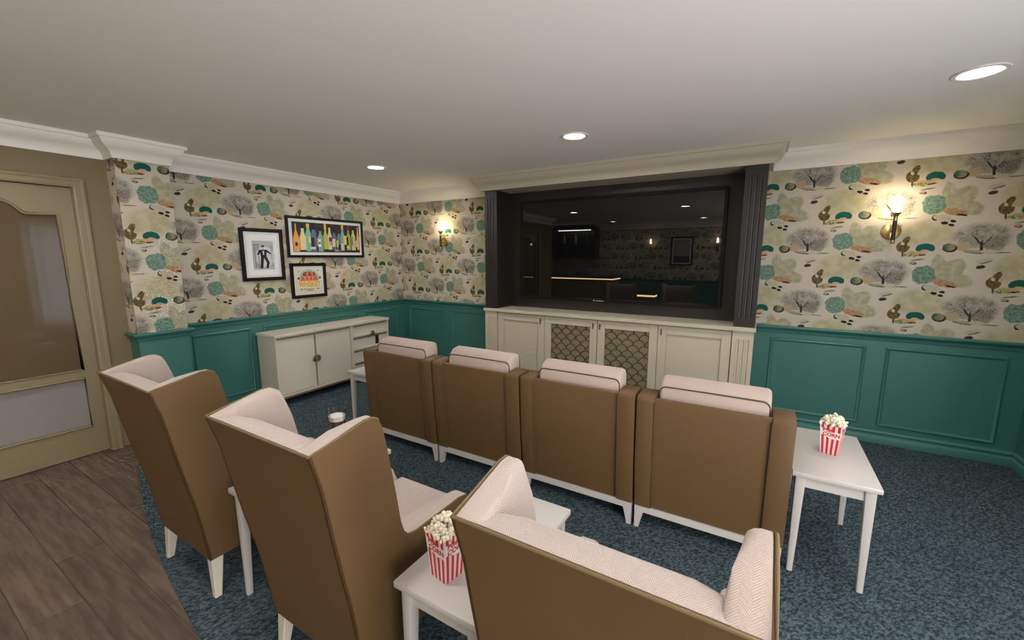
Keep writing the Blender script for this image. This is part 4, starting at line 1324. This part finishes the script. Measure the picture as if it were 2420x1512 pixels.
for x0_, x1_, y0_, y1_, colr in ((205, 265, 800, 915, (0.06, 0.01, 0.02)), (575, 645, 620, 820, (0.62, 0.50, 0.06)), (650, 740, 650, 930, (0.012, 0.02, 0.06)), (620, 770, 950, 1030, (0.66, 0.50, 0.32)),
                                 (855, 935, 700, 950, (0.72, 0.72, 0.66)), (810, 850, 660, 950, (0.35, 0.22, 0.06)), (870, 920, 790, 860, (0.05, 0.05, 0.05)), (1185, 1280, 645, 770, (0.14, 0.012, 0.03)), (1190, 1275, 770, 895, (0.36, 0.28, 0.30)),
                                 (1285, 1385, 690, 950, (0.55, 0.50, 0.30)), (1420, 1475, 740, 960, (0.66, 0.55, 0.06)), (1480, 1545, 880, 1060, (0.012, 0.016, 0.06)), (1565, 1645, 850, 1050, (0.66, 0.52, 0.36)),
                                 (1655, 1750, 590, 880, (0.68, 0.44, 0.06)), (1760, 1815, 640, 890, (0.01, 0.01, 0.01)), (1925, 1980, 640, 900, (0.16, 0.11, 0.20)), (1960, 1990, 660, 890, (0.40, 0.38, 0.44)), (2070, 2110, 750, 960, (0.60, 0.58, 0.52)),
                                 (1345, 1450, 1050, 1100, (0.42, 0.34, 0.12)), (1760, 1835, 930, 1000, (0.62, 0.54, 0.36))):
    xm = (x0_ + x1_) / 2
    pr.add([(bx(x0_), bz(xm, y1_)), (bx(x1_), bz(xm, y1_)), (bx(x1_), bz(xm, y0_)), (bx(x0_), bz(xm, y0_))], colr)
pr.build(p2, 0.0105)

# 3: whiskey poster
p3, a, b = make_frame('small black framed whiskey poster with gold lettering and red dome', 2.613, 3.031, 1.044, 1.425, 0.033)
pr = Print()
pr.add(R(-a + 0.014, a - 0.014, -b + 0.014, b - 0.014), (0.62, 0.57, 0.44))
def half_disc(c, r, rz, n=24): return [(c[0] + r * math.cos(PI * k / n), c[1] + rz * math.sin(PI * k / n)) for k in range(n + 1)]
pr.add(half_disc((0.004, 0.006), 0.124, 0.117), (0.26, 0.48, 0.46))
pr.add(half_disc((0.004, 0.002), 0.106, 0.098), (0.58, 0.14, 0.085))
pr.add(R(-0.112, 0.118, -0.006, 0.004), (0.56, 0.11, 0.08))
pr.text('C  L  I', 0.046, (0.002, 0.070), (0.012, 0.010, 0.010), 1.15, 0.0028)
for k in range(7): pr.add(R(-0.078 + k * 0.024, -0.066 + k * 0.024, 0.010, 0.034 + 0.006 * (k % 2)), (0.68, 0.34, 0.19) if k % 2 else (0.40, 0.07, 0.06))
for s_ in (-1, 1): pr.add(R(0.004 + s_ * 0.128 - 0.010, 0.004 + s_ * 0.128 + 0.010, 0.016, 0.036), (0.012, 0.012, 0.012))
pr.add(R(-0.140, 0.144, -0.082, -0.004), (0.66, 0.61, 0.48))
pr.text('WHISKEY', 0.082, (0.002, -0.043), (0.62, 0.34, 0.025), 0.74, 0.0034)
for y0_, y1_ in ((-0.075, -0.030), (-0.024, 0.014), (0.020, 0.050)): pr.add(R(y0_, y1_, -0.099, -0.093), (0.16, 0.14, 0.11))
for s_ in (-1, 1): pr.add([(s_ * 0.100 - 0.018, -0.100), (s_ * 0.100 + 0.018, -0.098), (s_ * 0.100 + 0.010, -0.090), (s_ * 0.100 - 0.008, -0.091)], (0.05, 0.045, 0.035))
pr.add([(-0.046, -0.106), (0.044, -0.106), (0.024, -0.116), (-0.022, -0.117)], (0.50, 0.17, 0.08))
pr.add(R(0.092, 0.124, 0.104, 0.111), (0.10, 0.09, 0.07)); pr.add(R(-0.130, -0.104, 0.096, 0.103), (0.28, 0.25, 0.20))
pr.build(p3, 0.0105)

# ------------------------------------------------------------------ wall sconces
def make_sconce(label, loc, rz):
    s = thing('wall_sconce', label, 'wall light', loc, rz, 'brass candle wall lights')
    # local: wall at y=0, room towards -y, z measured from the plate centre
    bm = BM(); lathe(bm, [(0.0, 0.0), (0.060, 0.0), (0.060, -0.008), (0.054, -0.012), (0.0, -0.013)], seg=36, axis='y')
    obj('back_plate', bm, M['brass'], s, smooth=True)
    bm = BM(); tube(bm, [(0, -0.010, 0.0), (0, -0.082, 0.0)], 0.009, 12)
    obj('arm', bm, M['brass'], s, smooth=True)
    Y = -0.088
    bm = BM(); lathe(bm, [(0.0, -0.068), (0.0125, -0.068), (0.0125, 0.072), (0.0, 0.072)], (0, Y, 0), 20)
    obj('black_stem', bm, M['black'], s, smooth=True)
    bm = BM(); lathe(bm, [(0.0, -0.094), (0.008, -0.094), (0.0125, -0.088), (0.0125, -0.068), (0.0, -0.068)], (0, Y, 0), 20)
    obj('end_cap', bm, M['brass'], s, smooth=True)
    bm = BM(); lathe(bm, [(0.0, 0.072), (0.012, 0.072), (0.013, 0.100), (0.020, 0.118), (0.032, 0.128), (0.030, 0.131), (0.0, 0.131)], (0, Y, 0), 24)
    obj('cup', bm, M['brass'], s, smooth=True)
    bm = BM(); lathe(bm, [(0.0, 0.131)] + [(0.030 * math.sin(t), 0.161 - 0.030 * math.cos(t)) for t in [PI * k / 10 for k in range(1, 10)]] + [(0.0, 0.191)], (0, Y, 0), 20)
    obj('bulb', bm, M['bulb'], s, smooth=True)
    bm = BM(); lathe(bm, [(0.0, 0.195), (0.014, 0.199), (0.021, 0.212), (0.021, 0.222), (0.015, 0.238), (0.007, 0.252), (0.0, 0.260)], (0, Y, 0), 20)
    obj('reflection_glow', bm, M['bulb'], s, smooth=True)  # glowing body standing in for the bulb's reflection in the top of the globe
    bm = BM(); lathe(bm, [(0.076 * math.sin(t), 0.202 - 0.076 * math.cos(t)) for t in [0.42 + (PI - 0.42) * k / 16 for k in range(16)]] + [(0.0, 0.278)], (0, Y, 0), 28)
    obj('glass_globe', bm, M['globe'], s, smooth=True)
    return s
sc0 = make_sconce('lit brass wall light on the wallpaper right of the television', (0.808, YB, 1.686), 0)
dup(sc0, (-3.565, YB, 1.686), label='lit brass wall light left of the television near the corner')
dup(sc0, (-2.55, YR, 1.686), rz=PI, label='lit wall light left of the picture, reflected in the television')
dup(sc0, (-0.99, YR, 1.686), rz=PI, label='lit wall light right of the picture, reflected in the television')

# ------------------------------------------------------------------ rear of the room, seen in the television
bar = thing('bar_counter', 'bar counter with warm light strip, seen reflected in the television', 'bar', (-4.1, -1.3, 0))
bm = BM(); box(bm, -1.15, 1.14, -0.30, 0.24, 0.0, 0.955); obj('bar_front', bm, M['tan'], bar)
bm = BM(); box(bm, -1.18, 1.20, -0.33, 0.34, 1.0, 1.04, 0.004, 1); obj('bar_top', bm, M['black'], bar)
bm = BM(); box(bm, -1.16, 1.17, -0.31, 0.30, 0.955, 1.0); obj('bar_head', bm, M['dark'], bar)
bm = BM(); box(bm, -1.16, 1.178, 0.302, 0.312, 0.965, 0.990); box(bm, 1.172, 1.180, -0.31, 0.302, 0.965, 0.990); obj('light_strip', bm, M['led'], bar)
low = thing('low_bar_shelf', 'low counter with short warm light strip, seen reflected between the wing chairs', 'counter', (-2.26, -1.05, 0))
bm = BM(); box(bm, -0.28, 0.28, -0.2, 0.04, 0.0, 0.62); obj('counter_front', bm, M['tan'], low)
bm = BM(); box(bm, -0.28, 0.28, -0.22, 0.06, 0.66, 0.69); obj('counter_top', bm, M['black'], low)
bm = BM(); box(bm, -0.28, 0.28, -0.20, 0.045, 0.62, 0.66); obj('light_strip', bm, M['led'], low)
sh = thing('bar_shelf', 'black wall shelf with lit top and bottles, seen reflected in the television', 'shelf', (-4.58, YR, 1.42))
bm = BM()
box(bm, -0.62, -0.59, 0.0, 0.34, 0, 0.88); box(bm, 0.59, 0.62, 0.0, 0.34, 0, 0.88); box(bm, -0.59, 0.59, 0.0, 0.02, 0, 0.88)
for z in (0.0, 0.40, 0.80): box(bm, -0.59, 0.59, 0.02, 0.34, z, z + 0.03)
box(bm, -0.59, 0.59, 0.02, 0.36, 0.83, 0.90)
obj('shelf_case', bm, M['black'], sh)
bm = BM(); box(bm, -0.48, 0.48, 0.31, 0.335, 0.778, 0.798); obj('light_strip', bm, M['coolled'], sh)
for k, (dx, colr, lab) in enumerate(((-0.35, (0.45, 0.33, 0.03), 'yellow bottle at one end of the bar shelf'), (0.0, (0.45, 0.30, 0.18), 'amber bottle in the middle of the bar shelf'), (0.35, (0.10, 0.12, 0.10), 'dark bottle at the other end of the bar shelf'))):
    bm = BM(); lathe(bm, [(0.0, 0.0), (0.035, 0.0), (0.036, 0.01), (0.036, 0.15), (0.030, 0.18), (0.013, 0.21), (0.012, 0.27), (0.0, 0.272)], seg=20)
    o = obj('bottle', bm, mat('bottle_%d' % k, colr, 0.1), None, smooth=True); o.location = (-4.58 + dx, YR + 0.2, 1.42 + 0.43)
    tag(o, lab, 'bottle', 'bottles on the bar shelf')
p4, a, b = make_frame('dark framed picture on the rear wall, seen reflected between two wall lights', -0.26, 0.26, -0.355, 0.355, 0.035, rot=PI / 2, at=(-1.80, YR + 0.001, 1.625))
pr = Print(); pr.add(R(-a + 0.03, a - 0.03, -b + 0.03, b - 0.03), (0.30, 0.29, 0.26)); pr.add(R(-a + 0.03, a - 0.03, -b + 0.03, -b + 0.20), (0.05, 0.045, 0.03)); pr.build(p4, 0.0105)
